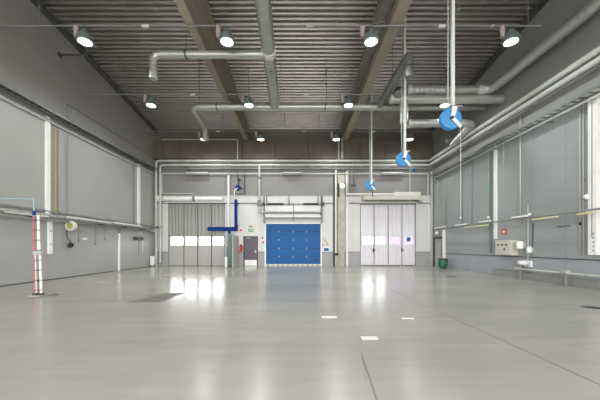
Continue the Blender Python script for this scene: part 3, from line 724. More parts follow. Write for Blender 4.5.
obj('pipe', lathe(B(), (bx(226, y), y, 0), [(.09, 0), (.09, .70), (.05, .74), (0, .75)], 14), 'white', t)
obj('upper_pipe', lathe(B(), (bx(225.7, y), y, .70), [(.035, 0), (.035, 1.55)], 10), 'cabgrey', t)
obj('foot', lathe(B(), (bx(226, y), y, 0), [(.14, 0), (.14, .02)], 14), 'dark', t)
t = thing('partition_screen', 'light grey steel screen standing between the blue crane and the door', 'partition', (bx(237, 20), 20, 0))
obj('panel', prism(B(), [(bx(233, 19.4), 19.4), (bx(239, 20.8), 20.75), (bx(239, 20.8) - .04, 20.78), (bx(233, 19.4) - .04, 19.45)], 0.0, 2.2, 'XY'), 'cabgrey', t)
obj('edge_post', box(B(), bx(233, 19.4) - .05, bx(233, 19.4) + .03, 19.36, 19.44, 0, 2.22), 'cabgrey', t)

# ---------------------------------------------------------------- concrete pillar and neighbouring posts
t = thing('gate_pillar', 'raw concrete pillar with lamp bracket between the blue gate and white folding gate', 'pillar', (bx(341.2), 20.6, 0))
obj('shaft', box(B(), bx(338, 20.3), bx(344.6, 20.3), 20.3, YB - .01, 0, bz(175, 20.3), .02), 'concrete', t)
tag(obj('white_post', box(B(), bx(335), bx(338, 20.3) - .02, 20.9, YB - .01, .0, bz(170), .01), 'white'), 'slim white post close on the left of the concrete pillar', 'post', 'slim posts at the pillar')
tag(obj('white_post', box(B(), bx(345.6), bx(348), 20.9, YB - .01, .0, bz(172), .01), 'white'), 'slim white post close on the right of the concrete pillar', 'post', 'slim posts at the pillar')
tag(obj('dark_gap_strip', box(B(), bx(333.0), bx(334.9), 20.9, YB - .01, .0, bz(170), .005), 'dark'), 'dark narrow strip standing for a gap in the end wall left of the white post', 'post')  # solid dark strip put in where there is a dark gap
t = thing('floor_box', 'low grey box with black top at the foot of the concrete pillar', 'box', (bx(337), 20.2, 0))
obj('body', box(B(), bx(336.4, 20.1), bx(338, 20.1), 20.05, 20.3, 0, bz(255.5, 20.1), .01), 'cabgrey', t)
obj('cap', box(B(), bx(334.6, 20.1), bx(338.2, 20.1), 20.0, 20.3, bz(255.5, 20.1), bz(253, 20.1), .02), 'black', t)
t = thing('bulkhead_lamp', 'round pale globe lamp fixed near the top of the concrete pillar', 'lamp', (bx(342.3, 20.2), 20.2, bz(186, 20.2)))
y = 20.25
obj('globe', lathe(B(), (bx(342.2, y), y - .16, bz(186, y)), [(0, 0), (.09, .02), (.16, .08), (.18, .14), (.16, .21)], 20, 'Y'), 'lensoff', t)
obj('guard', box(B(), bx(337.6, y), bx(339, y), y - .2, y + .05, bz(197, y), bz(184, y), .02), 'black', t)
for k, px in enumerate((347.5, 351.5, 354)):
    t = thing('service_pipe', ('pale upright pipe right of the concrete pillar top', 'dark upright pipe right of the concrete pillar with elbow', 'thin valved pipe near the pillar, left of the smallest reel')[k], 'pipe', (bx(px), 20.8, bz(195)), 'upright pipes by the pillar')
    if k == 0: obj('pipe', tube(B(), [(bx(px), 20.8, bz(171)), (bx(px), 20.8, bz(197))], .05, 8), 'pipe', t)
    else: obj('pipe', tube(B(), [(bx(px), 20.8, bz(168)), (bx(px), 20.8, bz(193 + k)), (bx(px + 8), 20.8, bz(193 + k))], .05 if k == 1 else .035, 8), 'pipegrey', t)
    if k: obj('valve', lathe(B(), (bx(px), 20.8, bz(187)), [(.05, 0), (.09, .02), (.09, .12), (.05, .14)], 12), 'dark', t)
    obj('bracket', box(B(), bx(px) - .02, bx(px) + .02, 20.8, YB, bz(180), bz(179.4)), 'dark', t)
# upright at right corner and left corner
tag(obj('corner_post', box(B(), bx(430), bx(431.2), 20.75, YB - .01, 0, 6.9, .01), 'pipe'), 'slim pale post in the right rear corner of the hall', 'post')
t = thing('junction_box', 'small white electrical box low on the pipes in the left rear corner', 'box', (-10.1, 20.4, 0.1))
obj('housing', box(B(), bx(151.5, 20.3), bx(155, 20.3), 20.1, 20.3, .12, bz(256, 20.3), .02), 'white', t)
obj('foot', box(B(), bx(152.5, 20.3), bx(154, 20.3), 20.15, 20.28, 0, .13), 'cabgrey', t)
for px, py in ((158, 210), (158, 227)): pass
t = thing('valve_manifold', 'dark pipe fittings crossing the corner pipes left of the left folding gate', 'pipe fitting', (bx(157), 20.4, bz(228)))
obj('pipe', tube(B(), [(bx(150, 20.4), 20.4, bz(227, 20.4)), (bx(162, 20.4), 20.4, bz(227, 20.4))], .05, 8), 'pipegrey', t)
obj('pipe', tube(B(), [(bx(150, 20.4), 20.4, bz(231, 20.4)), (bx(156, 20.4), 20.4, bz(231, 20.4))], .05, 8), 'pipe', t)
obj('valve', lathe(B(), (bx(157.5, 20.4), 20.4, bz(228.5, 20.4)), [(.06, 0), (.10, .02), (.10, .14), (.06, .16)], 12), 'dark', t)

# ---------------------------------------------------------------- left wall
# high cable tray
def wall_tray(name, label, X0, X1, y0, y1, z, m_, cab):
    t = thing(name, label, 'cable tray', ((X0 + X1) / 2, (y0 + y1) / 2, z), 'high cable trays')
    bm = B()
    for x in (X0, X1): box(bm, x - .012, x + .012, y0, y1, z, z + .10)
    obj('side_rail', bm, m_, t)
    y = y0 + .1; first = obj('rung', box(B(), min(X0, X1), max(X0, X1), y, y + .035, z + .01, z + .035), m_, t)
    while y < y1 - .3:
        y += .30; c = first.copy(); C.objects.link(c); c.location.y = first.location.y + y - y0 - .1
    for k in range(3):
        x = X0 + (X1 - X0) * (.25 + .25 * k); obj('cable', tube(B(), [(x, y0 + .1, z + .06), (x, y1 - .1, z + .06)], .022, 6), cab, t)
    xw = XL if X0 < 0 else XR
    y = y0 + 1
    bm = B()
    while y < y1:
        prism(bm, [(xw, z - .02), (X1 if abs(X1) < abs(X0) else X0, z - .02), (X1 if abs(X1) < abs(X0) else X0, z), (xw, z)], y, y + .04, 'XZ'); y += 2.2
    obj('fixing_bracket', bm, m_, t)
    return t
wall_tray('cable_tray', 'dark cable tray high along the left wall where the lighter wall tone ends', XL + .12, XL + .46, 2, 20.4, 6.92, 'galvdark', 'black')
wall_tray('cable_tray', 'cable tray high along the right wall below the pale pipes', XR - .42, XR - .06, 2, 20.4, 6.42, 'galvdark', 'pipe')
# second pipe under right tray
t = thing('service_pipe', 'pale pipe running just under the cable tray on the right wall', 'pipe', (9.5, 11, 6.28))
obj('pipe', tube(B(), [(9.62, 2, 6.27), (9.62, 20.3, 6.27)], .05, 8), 'pipe', t)
for y in (5, 8, 11, 14, 17, 20): obj('fixing_bracket', box(B(), 9.6, XR - .002, y, y + .03, 6.21, 6.24), 'dark', t)
# conduits high on left wall
t = thing('conduit', 'thin dark conduit high on the left wall with a long drop to the lower rack', 'pipe', (XL + .05, 13, 3))
p = lw(67.5, 213, .06)
obj('pipe', tube(B(), [p, (p[0], p[1], 7.9), (p[0], 20.6, 7.9)], .022, 6, .08), 'pipegrey', t)
t = thing('conduit', 'thin upright conduit on the left wall beside the farther white column', 'pipe', (XL + .05, 18.2, 3))
p = lw(134, 225, .05); obj('pipe', tube(B(), [p, (p[0], p[1], 6.9)], .03, 6), 'pipegrey', t)
t = thing('yellow_pipe', 'mustard yellow upright pipe next to the nearer white column', 'pipe', (XL + .05, 12.4, 2.9))
p = lw(55.3, 213, .06); q = lw(55.3, 128, .06)
obj('pipe', tube(B(), [(p[0], p[1] + .08, p[2]), p, q], .03, 8, .06), 'yellow', t)
p = lw(58.3, 213, .03); q = lw(58.3, 130, .03)
tag(obj('pink_pipe', tube(B(), [p, q], .015, 6), 'pink'), 'very thin pinkish upright pipe right beside the yellow pipe', 'pipe')
# short conduit stubs to the roof
p = lw(60, 55, .02)
t = thing('roof_tie', 'short dark rod from the upper left wall to the roof, left end lamp nearby', 'rod', p)
obj('rod', tube(B(), [p, (p[0] + 1.2, p[1], p[2])], .035, 8), 'dark', t)
obj('fixing_plate', box(B(), XL, XL + .03, p[1] - .1, p[1] + .1, p[2] - .1, p[2] + .1), 'dark', t)
obj('hanger', sweep(B(), [(p[0] + 1.15, p[1], p[2]), (p[0] + 1.15, p[1], ceil(p[1]) + .04)], .015, 6), 'dark', t)
# white columns
p = lw(49.0, 217, .1)
t = thing('cladding_column', 'tall white column on the left wall between tray and lower rack, nearer one', 'column', (XL, p[1], p[2]), 'white columns on the left wall')
obj('cover', box(B(), XL, XL + .08, p[1] - .10, p[1] + .10, p[2], 6.85, .01), 'white', t)
p = lw(51.6, 254, .1)
t = thing('slotted_channel', 'short white slotted channel hanging below the rack under the nearer column', 'channel', (XL, p[1], p[2]))
obj('channel', box(B(), XL, XL + .07, p[1] - .10, p[1] + .10, p[2], 2.52, .008), 'white', t)
for k in (1, 3): obj('slot', box(B(), XL + .068, XL + .074, p[1] - .03, p[1] + .03, p[2] + .1 + k * .28, p[2] + .16 + k * .28), 'pipegrey', t)
p = lw(139.6, 225, .1)
t = thing('cladding_column', 'tall white column on the left wall near the rear corner', 'column', (XL, p[1], p[2]), 'white columns on the left wall')
obj('cover', box(B(), XL, XL + .08, p[1] - .14, p[1] + .14, p[2], 6.85, .01), 'white', t)
p = lw(120.3, 269, .1)
t = thing('steel_stanchion', 'short white post from floor to rack on the left wall', 'post', (XL, p[1], 0))
obj('post', box(B(), XL, XL + .06, p[1] - .07, p[1] + .07, 0, 2.45, .01), 'white', t)
obj('cap', box(B(), XL, XL + .09, p[1] - .09, p[1] + .09, 2.2, 2.46, .01), 'pipegrey', t)
# lower rack along left wall
t = thing('pipe_rack', 'long low rack of pipes and wire tray along the left wall', 'pipe rack', (XL + .2, 12, 2.5))
bm = B()
box(bm, XL + .30, XL + .33, 4, 20.3, 2.86, 2.90); box(bm, XL + .02, XL + .05, 4, 20.3, 2.86, 2.90); box(bm, XL + .30, XL + .33, 4, 20.3, 2.62, 2.65); obj('side_rail', bm, 'pipegrey', t)
y = 4.1; bm = B(); prism(bm, [(XL + .02, 2.60), (XL + .33, 2.60), (XL + .33, 2.88), (XL + .315, 2.88), (XL + .315, 2.615), (XL + .02, 2.615)], y, y + .015)
first = obj('wire', bm, 'pipegrey', t)
while y < 19.8:
    y += .4; c = first.copy(); C.objects.link(c); c.location.y = first.location.y + y - 4.1
obj('pipe', tube(B(), [(XL + .24, 4, 2.72), (XL + .24, 20.2, 2.72)], .035, 8), 'pipe', t)
obj('pipe', tube(B(), [(XL + .14, 4, 2.70), (XL + .14, 20.2, 2.70)], .045, 8), 'white', t)
obj('pipe', tube(B(), [(XL + .20, 9.5, 2.52), (XL + .20, 20.0, 2.50)], .04, 8), 'pipegrey', t)
obj('trough', box(B(), XL + .12, XL + .34, 12.6, 15.6, 2.70, 2.76), 'white', t); obj('trough', box(B(), XL + .12, XL + .34, 16.0, 18.6, 2.72, 2.80), 'white', t)
for y in (5, 7, 9, 11, 13, 15, 17, 19): obj('fixing_bracket', box(B(), XL, XL + .33, y, y + .04, 2.56, 2.60), 'dark', t)
# fluorescent tube with yellowish cover on rack
tag(obj('strip_light', box(B(), XL + .34, XL + .40, 9.9, 11.6, 2.60, 2.66, .01), 'offwhite'), 'pale strip along the front edge of the left rack near the ladder', 'light fixture')
# hose reel on left wall
p = lw(70.5, 226, .2)
t = thing('hose_reel', 'round white hose reel with yellow green hub on the left wall rack', 'hose reel', (XL, p[1], p[2]))
xq = XL + .24
obj('flange', lathe(B(), (xq, p[1] - .10, p[2]), [(.13, .02), (.15, 0), (.21, 0), (.23, .03), (.21, .06), (.12, .06)], 24, 'Y'), 'offwhite', t)
obj('hub', lathe(B(), (xq, p[1] - .12, p[2]), [(0, 0), (.10, .0), (.14, .04), (.14, .16), (0, .16)], 20, 'Y'), 'lime', t)
obj('flange', lathe(B(), (xq, p[1] + .02, p[2]), [(.12, 0), (.21, 0), (.23, .03), (.21, .06), (.12, .06)], 24, 'Y'), 'offwhite', t)
obj('mount', box(B(), XL, xq, p[1] - .03, p[1] + .03, p[2] + .0, p[2] + .05), 'cabgrey', t)
obj('outlet', box(B(), XL + .02, XL + .22, p[1] + .16, p[1] + .34, p[2] - .16, p[2] - .04, .02), 'dark', t)
y0 = p[1]
obj('hose', tube(B(), [(XL + .14, y0 - .12, p[2] - .18), (XL + .14, y0 - .15, p[2] - .5), (XL + .14, y0 + .05, p[2] - .72), (XL + .14, y0 + .3, p[2] - .85), (XL + .14, y0 + .1, p[2] - 1.0), (XL + .14, y0 - .1, p[2] - .93)], .02, 8, .12), 'black', t)
obj('hose_end', lathe(B(), (XL + .10, y0 + .06, p[2] - .86), [(.04, 0), (.10, 0), (.12, .05), (.10, .1), (.04, .1)], 16, 'X'), 'black', t)
# small dangling hooks
for px, py0, py1, lb in ((95.5, 228, 243, 'longer dark hose end dangling from the left rack'), (105, 229, 239, 'shorter dark hose end dangling from the left rack'), (78.5, 226, 240, 'thin dark strap dangling beside the white hose reel')):
    a = lw(px, py0, .2); c = lw(px, py1, .2)
    t = thing('hanging_hose', lb, 'hose', c, 'hose ends under the left rack')
    obj('hose', tube(B(), [(a[0], a[1], 2.58), c], .018, 6), 'pipegrey', t)
    obj('nozzle', lathe(B(), c, [(.02, -.08), (.028, -.06), (.028, 0)], 8), 'dark', t)
p = lw(84, 239, .02)
tag(obj('power_socket', box(B(), XL, XL + .08, p[1] - .12, p[1] + .12, p[2] - .05, p[2] + .05, .01), 'white'), 'small white socket on the left wall right of the hose reel', 'socket')
p = lw(115, 236, .02)
tag(obj('valve_block', box(B(), XL, XL + .12, p[1] - .2, p[1] + .2, p[2] - .05, p[2] + .06, .02), 'cabgrey'), 'small grey valve block on the left wall by the short white post', 'valve')
p = lw(138, 238.5, .1)
t = thing('fitting_and_shadow', 'dark fitting merged with its shadow, with hanging pipes on the left wall near the rear corner', 'pipe fitting', (XL, p[1], p[2]))
obj('body', lathe(B(), (XL + .14, p[1] - .5, p[2]), [(.04, 0), (.12, .1), (.07, .45), (.07, .55), (.12, .9), (.04, 1.0)], 16, 'Y'), 'dark', t)  # dark body takes in the shadow of the fitting as well
obj('bracket', box(B(), XL, XL + .14, p[1] - .03, p[1] + .03, p[2] - .04, p[2] + .04), 'dark', t)
obj('hanging_pipe', tube(B(), [(XL + .14, p[1], p[2]), (XL + .14, p[1], bz(257, p[1]))], .02, 6), 'pipegrey', t)
obj('hanging_pipe', tube(B(), [(XL + .14, p[1] + .5, p[2]), (XL + .14, p[1] + .5, bz(252, p[1]))], .03, 6), 'white', t)
obj('feed_pipe', tube(B(), [(XL + .14, p[1] + .3, p[2] + .05), (XL + .14, p[1] + .3, 2.52)], .03, 6), 'pipe', t)

# ---------------------------------------------------------------- striped ladder pole standing at left
YP = 8.14
def lx(px): return bx(px, YP)
t = thing('folding_ladder', 'narrow white and red folding ladder standing upright near the left wall', 'ladder', (lx(38), YP, 0))
zt = bz(216, YP); zm = bz(253, YP)
sweep_pts = [(lx(40.8), YP - .02, .06), (lx(39.5), YP, zm)]
obj('stile', box(B(), 0, 0.001, 0, 0.001, 0, 0.001) if False else prism(B(), [(lx(40.4), .05), (lx(42.2), .05), (lx(40.9), zm), (lx(39.1), zm)], YP - .015, YP + .015), 'white', t)
obj('stile', prism(B(), [(lx(37.8), zm), (lx(40.3), zm), (lx(39.3), zt), (lx(37.3), zt)], YP - .015, YP + .015), M['floorwhite'], t)
obj('stile', prism(B(), [(lx(35), .05), (lx(36.2), .05), (lx(35.1), zm), (lx(34.1), zm)], YP - .01, YP + .01), 'pinkred', t, 'red stile')
obj('stile', prism(B(), [(lx(33.7), zm), (lx(34.7), zm), (lx(33.9), zt), (lx(33.1), zt)], YP - .01, YP + .01), 'pinkred', t, 'red stile')
obj('inner_edge', prism(B(), [(lx(36.2), .05), (lx(36.8), .05), (lx(35.7), zm), (lx(35.1), zm)], YP - .01, YP + .01), 'white', t)
for k in range(8):
    z = .16 + k * .285; px = 41.2 - 1.9 * (z / 2.3); px0 = 35.3 - 1.9 * z / 2.3
    obj('rung', box(B(), lx(px0), lx(px + 1.2), YP - .04, YP - .015, z, z + .022), 'dark', t)
obj('hinge', box(B(), lx(34), lx(42.2), YP - .05, YP + .05, zm - .06, zm + .07, .02), 'cabgrey', t)
obj('base_plate', box(B(), lx(33), lx(44), YP - .16, YP + .16, 0.0, .03, .008), 'cabgrey', t)
obj('shoe', box(B(), lx(33.4), lx(37.3), YP - .05, YP + .05, .03, .09, .01), 'dark', t); obj('shoe', box(B(), lx(39.8), lx(43.4), YP - .05, YP + .05, .03, .09, .01), 'dark', t)
t = thing('blue_air_pipe', 'thin pale blue pipe reaching from the left wall to the ladder top', 'pipe', (-8.5, YP, 2.78))
YP2 = YP
obj('pipe', tube(B(), [(XL, YP2, bz(198, YP2)), (lx(33.8), YP2, bz(199, YP2)), (lx(34), YP2, zt - .02)], .018, 8, .03), 'hose', t)
obj('coupling', lathe(B(), (lx(34), YP2, zt + .02), [(.03, 0), (.04, .02), (.04, .10), (.03, .12)], 10), 'navy', t)
tag(obj('floor_mat', lathe(B(), (lx(43), YP + .05, 0), [(.34, 0), (.33, .006), (0, .007)], 28), 'grate'), 'dark stained round plate in the floor under the ladder', 'floor plate')

# ---------------------------------------------------------------- right wall
def wall_post_r(px, ztop, zbot, wdt, dep, m_, name, label, cat, group=None):
    y = XR * F / (px - CX)
    t = thing(name, label, cat, (XR, y, zbot), group)
    obj('cover', box(B(), XR - dep, XR, y - wdt / 2, y + wdt / 2, zbot, ztop, .008), m_, t)
    return t, y
t, y = wall_post_r(596.2, 6.35, bz(255, 9.35), .28, .14, 'white', 'cladding_column', 'tall white column on the right wall at the picture edge', 'column', 'white columns on the right wall')
obj('groove', box(B(), XR - .146, XR - .14, y - .02, y + .02, 1.7, 6.3), 'cabgrey', t)
for k in range(5): obj('slot', box(B(), XR - .146, XR - .14, y - .07, y - .03, 1.25 + k * .14, 1.31 + k * .14), 'pipegrey', t)
t, y = wall_post_r(496.3, 6.7, 1.80, .18, .08, 'white', 'cladding_column', 'tall white column on the right wall above the beige cabinet', 'column', 'white columns on the right wall')
t, y = wall_post_r(491.3, 6.35, 1.12, .10, .08, 'teal', 'upright_channel', 'narrow grey green channel beside the white column over the beige cabinet', 'channel')
for px, py0, py1, m_, r_, lb in (
        (520.3, 116, 222, 'pipe', .03, 'bright thin upright pipe on the right wall, second right of the white column'),
        (528, 205, 268, 'pipe', .022, 'thin pale conduit down the right wall right of the beige cabinet'),
        (579.8, 102, 255, 'pipe', .016, 'left of two thin wires down the right wall near the edge column'),
        (583.3, 102, 255, 'pipe', .016, 'right of two thin wires down the right wall near the edge column'),
        (462, 160, 225, 'pipegrey', .025, 'thin dull conduit on the right wall behind the reel cord'),
        (472, 158, 225, 'pipegrey', .02, 'faint conduit on the right wall halfway between corner and white column'),
        (488.6, 148, 215, 'pipe', .025, 'pale thin pipe ending above a white bracket left of the white column'),
        (446, 165, 226, 'pink', .035, 'brownish pink upright pipe near the right rear corner'),
        (437.5, 175, 230, 'pipe', .02, 'thin pale conduit at the right rear corner'),
        (503.5, 136, 165, 'pipe', .02, 'short thin conduit right of the white column top')):
    a = rw(px, py0, .05); c = rw(px, py1, .05)
    t = thing('conduit', lb, 'pipe', c, 'upright conduits on the right wall')
    obj('pipe', tube(B(), [a, c], r_, 6), m_, t)
    zc_ = (a[2] + c[2]) / 2
    obj('clip', box(B(), XR - .07, XR, a[1] - .03, a[1] + .03, zc_ - .02, zc_ + .02), 'cabgrey', t)
# horizontal lower rail with strip lights
zr = H + .127 * 9.5
t = thing('pipe_rail', 'long thin grey rail along the right wall above the beige cabinet', 'rail', (9.5, 12, zr))
obj('rail', tube(B(), [(9.5, 3, zr), (9.5, 20.2, zr)], .035, 8), 'pipegrey', t)
bm = B()
for y in (5, 7.5, 10, 12.5, 15, 17.5, 19.8): box(bm, 9.5, XR, y, y + .04, zr - .02, zr + .02)
obj('bracket', bm, 'pipegrey', t)
k = 0
fix = [(578, 598, 1, 'pale yellow strip light under the rail at the right picture edge'), (533, 559, 1, 'pale yellow strip light under the rail right of the cabinet'),
       (513, 528, 0, 'white fitting on the rail above the beige cabinet'), (480, 491, 0, 'white fitting on the rail just left of the white column'),
       (465, 489, 1, 'yellowish strip under the rail left of the white column'), (456, 467, 0, 'white fitting on the rail in the middle of the rear part of the right wall'),
       (436, 446, 0, 'white fitting on the rail closest to the rear corner')]
for a, c, kind, lb in fix:
    ya, yc = 9.5 * F / (a - CX), 9.5 * F / (c - CX)
    t = thing('strip_light' if kind else 'rail_fitting', lb, 'light fixture', (9.5, (ya + yc) / 2, zr), 'strip lights on the right rail' if kind else 'white fittings on the right rail')
    if kind:
        obj('tube', box(B(), 9.44, 9.50, yc, ya, zr - .13, zr - .07, .012), 'straw', t)
        obj('holder', box(B(), 9.45, 9.50, (ya + yc) / 2 - .04, (ya + yc) / 2 + .04, zr - .08, zr - .03), 'cabgrey', t)
    else:
        obj('tube', box(B(), 9.42, 9.52, yc, ya, zr + .05, zr + .12, .015), 'white', t)
        obj('holder', box(B(), 9.47, 9.53, (ya + yc) / 2 - .04, (ya + yc) / 2 + .04, zr + .0, zr + .06), 'cabgrey', t)
# small white spot heads
for px, py, lb in ((587, 197, 'small white round spot fitting left of the edge column on the right wall'), (529.5, 214.5, 'tiny white knob on the rail above the beige cabinet'), (488.4, 217.5, 'small tilted white spot fitting above the rail by the white column'), (437, 233, 'round white lamp by the rear corner door')):
    p = rw(px, py, .12)
    r_ = .10 if px in (587,) else (.13 if px == 437 else .07)
    t = thing('spot_fitting', lb, 'light fixture', p, 'small round fittings on the right wall')
    obj('head', lathe(B(), p, [(0, -r_), (r_ * .7, -r_ * .7), (r_, 0), (r_ * .7, r_ * .7), (0, r_)], 16), 'white', t)
    obj('arm', tube(B(), [p, (XR, p[1], p[2])], .02, 6), 'cabgrey', t)
p = rw(587, 197, .12)
# beige cabinet
t = thing('electrical_cabinet', 'beige electrical cabinet on the right wall below the small red sign', 'cabinet', (XR, 13.3, 1.03))
ya, yb_ = 12.75, 13.75
obj('body', box(B(), XR - .35, XR, ya, yb_, 1.02, 1.72, .012), 'beige', t)
obj('door', box(B(), XR - .375, XR - .351, ya + .03, yb_ - .03, 1.05, 1.69, .006), 'beige', t)
for yy, zz in ((13.0, 1.5), (13.25, 1.5), (13.5, 1.5), (13.1, 1.3)): obj('switch', box(B(), XR - .40, XR - .376, yy - .04, yy + .04, zz - .04, zz + .04, .005), 'dark', t)
t = thing('industrial_socket', 'white cylinder shaped power socket on the wall right of the beige cabinet', 'socket', (XR, 12.45, 1.4), 'white power sockets')
obj('body', lathe(B(), (XR - .22, 12.4, 1.33), [(.12, 0), (.13, .03), (.13, .28), (.10, .32), (0, .33)], 18), 'white', t)
obj('mount', box(B(), XR - .1, XR, 12.3, 12.5, 1.33, 1.62), 'cabgrey', t)
t = thing('industrial_socket', 'smaller white power socket, lower right of the cylinder shaped socket', 'socket', (XR, 12.0, 1.2), 'white power sockets')
obj('body', lathe(B(), (XR - .14, 12.0, 1.16), [(.08, 0), (.09, .03), (.09, .24), (0, .27)], 16), 'white', t)
obj('mount', box(B(), XR - .07, XR, 11.95, 12.05, 1.18, 1.38), 'cabgrey', t)
t = thing('safety_sign', 'small red sign on the right wall above the beige cabinet', 'sign', (XR, 13.55, 2.1))
p = rw(504.3, 231.8, 0)
obj('plate', box(B(), XR - .02, XR, p[1] - .14, p[1] + .14, p[2] - .13, p[2] + .13), 'red', t)
obj('symbol', box(B(), XR - .026, XR - .02, p[1] - .06, p[1] + .06, p[2] - .06, p[2] + .06), 'white', t)
p = rw(533, 248, .02)
tag(obj('cable_reel_hook', tube(B(), [(XR - .02, p[1], p[2] + 1.0), (XR - .05, p[1], p[2]), (XR - .2, p[1] - .02, p[2])], .02, 6, .05), 'dark'), 'thin dark hook bar on the right wall past the white sockets', 'hook')
p = rw(563, 226, .02)
tag(obj('steel_bar', box(B(), XR - .02, XR, p[1] - .25, p[1] + .25, p[2] - .012, p[2] + .012), 'dark'), 'short dark horizontal bar on the right wall under the rail', 'bar')
p = rw(581, 223.5, .02)
tag(obj('wire_grip', box(B(), XR - .08, XR - .02, p[1] - .02, p[1] + .02, p[2] - .06, p[2] + .05), 'black'), 'small black grip on the thin wires near the edge column', 'grip')
# bench-like white bracket and floor pipe
zp = H - .098 * 9.6
t = thing('floor_pipe', 'pale pipe running low along the right wall above the floor', 'pipe', (9.6, 9, 0))
obj('pipe', tube(B(), [(9.6, 3, zp), (9.6, 12.6, zp)], .045, 10), 'pipe', t)
for y in (5, 7.6, 10.2, 12.3): obj('support', box(B(), 9.56, 9.64, y, y + .05, 0, zp), 'pipegrey', t)
obj('fitting', box(B(), 9.53, 9.67, 10.1, 10.4, zp - .02, zp + .11, .02), 'cabgrey', t)
t = thing('utility_basin', 'small white basin shaped bracket low on the wall right of the cabinet', 'bracket', (XR - .2, 12.4, .5))
obj('bowl', lathe(B(), (XR - .24, 12.2, .62), [(.06, 0), (.17, .04), (.21, .14), (.22, .18), (.19, .18), (.15, .08), (0, .05)], 20), 'white', t)
obj('drain', tube(B(), [(XR - .24, 12.2, .64), (XR - .24, 12.2, .50), (XR - .02, 12.2, .50)], .035, 8, .06), 'dark', t)
obj('mount', box(B(), XR - .06, XR, 12.0, 12.4, .55, .82), 'white', t)
# rear corner door on the right wall
t = thing('door_2', 'dark framed recess door on the right wall at the rear corner', 'door', (XR, 20, 0)); del t['category']; t['kind'] = 'structure'
bm = B(); box(bm, XR - .10, XR, 20.45, 20.62, 0, 2.05); box(bm, XR - .10, XR, 19.30, 19.42, 0, 2.05); box(bm, XR - .12, XR, 19.3, 20.62, 1.98, 2.12)
obj('door_frame', bm, 'dark', t)
obj('door_leaf', box(B(), XR - .04, XR - .001, 19.42, 20.45, 0.0, 1.98), 'cabgrey', t)
obj('handle', box(B(), XR - .09, XR - .04, 19.5, 19.62, 1.0, 1.04), 'galv', t)
p = rw(443.5, 262, .1)
tag(obj('white_post', box(B(), XR - .14, XR - .01, p[1] - .1, p[1] + .1, .0, bz(230, p[1]), .01), 'white'), 'white upright post behind the green bag by the rear corner', 'post')
t = thing('waste_bag', 'dark green rubbish bag holder standing at the foot of the rear corner post', 'bin', (9.35, 18.3, 0))
yy = 18.5; X = bx(443, yy)
bm = lathe(B(), (X, yy, .02), [(.16, 0), (.24, .08), (.27, .25), (.28, .45), (.25, .58), (.27, .62)], 24)
for v in bm.verts: v.co.x += .02 * math.sin(v.co.z * 30 + v.co.y * 22); v.co.y += .02 * math.sin(v.co.x * 40 + v.co.z * 13)
obj('bag', bm, 'green', t)
obj('rim', lathe(B(), (X, yy, .62), [(.26, 0), (.29, .01), (.29, .04), (.25, .045), (.24, 0.0)], 24), 'dark', t)
obj('base', lathe(B(), (X, yy, 0), [(.15, 0), (.15, .02)], 16), 'dark', t)

# ---------------------------------------------------------------- hanging blue reels
def reel(y, px, py, ztop_py, label):
    X, Z = bx(px, y), bz(py, y)
    t = thing('hanging_reel', label, 'hose reel', (X, y, Z - .35), 'blue reels hung from the roof')
    xp = bx(px + 2, y) if y < 9 else X + .03
    obj('drop_pole', box(B(), X + .02, X + .10, y - .05, y + .03, Z + .30, ceil(y) + .03), 'offwhite', t)
    obj('supply_hose', tube(B(), [(X - .04, y + .02, Z + .36), (X - .06, y + .02, Z + .6), (X - .06, y + .02, ceil(y) + .03)], .018, 8, .1), 'hose', t)
    bm = lathe(B(), (X, y, Z), [(0.0, -.06), (.26, -.06), (.295, -.055), (.305, -.045), (.305, -.02), (.26, -.01), (.26, .05), (.305, .06), (.305, .085), (0, .09)], 36, 'Y')
    d = obj('drum', bm, 'sky', t)
    bm = B()
    for r0 in (.12, .20, .28): lathe(bm, (X, y, Z), [(r0 - .008, -.062), (r0, -.07), (r0 + .008, -.062)], 30, 'Y', False)
    obj('drum_ridge', bm, 'sky', d)
    obj('hub', lathe(B(), (X, y, Z), [(.045, -.13), (.05, -.12), (.05, -.05)], 16, 'Y'), 'black', t)
    bm = B()
    a = Vector((X + .08, y - .10, Z + .36)); c = Vector((X, y - .10, Z)); e_ = Vector((X + .24, y - .10, Z - .27))
    for p, q, w0, w1 in ((a, c, .075, .05), (c, e_, .045, .04)):
        d_ = (q - p).normalized(); n_ = Vector((d_.z, 0, -d_.x))
        prism(bm, [((p + n_ * w0).x, (p + n_ * w0).z), ((q + n_ * w1).x, (q + n_ * w1).z), ((q - n_ * w1).x, (q - n_ * w1).z), ((p - n_ * w0).x, (p - n_ * w0).z)], y - .12, y - .085)
    obj('bracket_arm', bm, 'white', t)
    obj('top_plate', box(B(), X - .02, X + .26, y - .12, y + .1, Z + .32, Z + .35), 'cabgrey', t)
    return X, y, Z, t
X, y, Z, t1 = reel(8.3, 450.5, 119, 0, 'largest and nearest blue hose reel on a pale pole hung from the roof')
obj('pull_cord', tube(B(), [(X + .24, y - .1, Z - .27), (X + .24, y - .1, bz(217, y))], .008, 6), 'offwhite', t1)
obj('cord_grip', lathe(B(), (X + .24, y - .1, bz(219, y)), [(.015, 0), (.02, .03), (.01, .06)], 8), 'white', t1)
X, y, Z, t2 = reel(12.1, 403.3, 159.5, 20, 'middle sized blue hose reel hanging on a pole near the right roof beam')
obj('pull_cord', tube(B(), [(X + .24, y - .1, Z - .27), (X + .24, y - .1, bz(214, y))], .008, 6), 'offwhite', t2)
obj('cord_grip', lathe(B(), (X + .40, y - .1, bz(173, y)), [(.03, 0), (.04, .04), (.04, .14), (.02, .18)], 8), 'blue', t2)
obj('cord_link', tube(B(), [(X + .24, y - .1, Z - .27), (X + .40, y - .1, bz(173, y) + .17)], .008, 6), 'offwhite', t2)
X, y, Z, t3 = reel(17.1, 370.5, 185.5, 95, 'smallest and farthest blue hose reel hanging before the white folding gate')
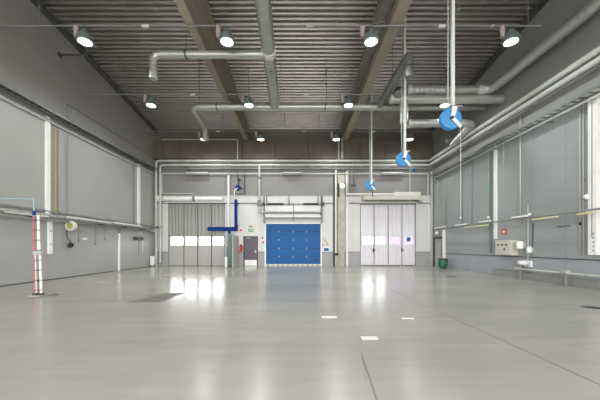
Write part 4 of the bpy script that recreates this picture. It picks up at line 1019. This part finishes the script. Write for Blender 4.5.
obj('hose_end', tube(B(), [(X + .1, y - .1, Z - .3), (X + .1, y - .1, bz(197, y))], .03, 6), 'dark', t3)

# ---------------------------------------------------------------- floor marks
def flat(name, poly, m_, label, cat, group=None, h=.006):
    return tag(obj(name, prism(B(), poly, 0.0, h, 'XY'), m_), label, cat, group)
flat('floor_hatch', [(-4.28, 7.19), (-3.48, 7.19), (-3.47, 8.67), (-4.03, 8.67)], 'grate', 'dark dirty steel hatch in the floor left of the centre', 'hatch')
for px, py, wx, wy, lb in ((329, 317, .30, .17, 'leftmost small white painted patch on the floor'), (369.5, 338, .25, .14, 'nearest small white painted patch on the floor'), (408, 318.5, .24, .08, 'faint rightmost white painted patch on the floor')):
    yy = F * H / (py - CY); X = bx(px, yy)
    flat('floor_patch', [(X - wx / 2, yy - wy / 2), (X + wx / 2, yy - wy / 2), (X + wx / 2, yy + wy / 2), (X - wx / 2, yy + wy / 2)], 'floorwhite', lb, 'floor marking', 'white patches on the floor', .003)
for px, py, r_, lb in ((451.5, 277, .26, 'round dark drain cover on the floor toward the right rear'), (595, 308, .24, 'round dark drain cover on the floor at the right picture edge')):
    yy = F * H / (py - CY); X = bx(px, yy)
    t = thing('drain_cover', lb, 'drain cover', (X, yy, 0), 'round drain covers')
    obj('rim', lathe(B(), (X, yy, 0), [(r_ - .03, .004), (r_ - .03, .008), (r_, .008), (r_, 0)], 28), 'pipegrey', t)
    bm = lathe(B(), (X, yy, 0), [(r_ - .035, 0), (r_ - .035, .006), (0, .006)], 28)
    for k in range(-2, 3): box(bm, X - r_ * .6, X + r_ * .6, yy + k * .07 - .01, yy + k * .07 + .01, .006, .010)
    obj('grate', bm, 'dark', t)
struct('floor_joint', box(B(), 3.055, 3.075, 1.0, 12, 0, .002), 'line')
struct('floor_joint', box(B(), 3.09, 6.5, 6.53, 6.55, 0, .002), 'line')
struct('floor_joint', prism(B(), [(.825, 3.75), (.840, 3.75), (.70, 2.3), (.685, 2.3)], 0, .002, 'XY'), 'line')
struct('floor_joint', prism(B(), [(.80, 3.5), (.808, 3.5), (.72, 3.0), (.712, 3.0)], 0, .002, 'XY'), 'line')
struct('floor_drain', box(B(), bx(376, 20), bx(412, 20), 19.1, 19.28, 0, .006), 'grate')
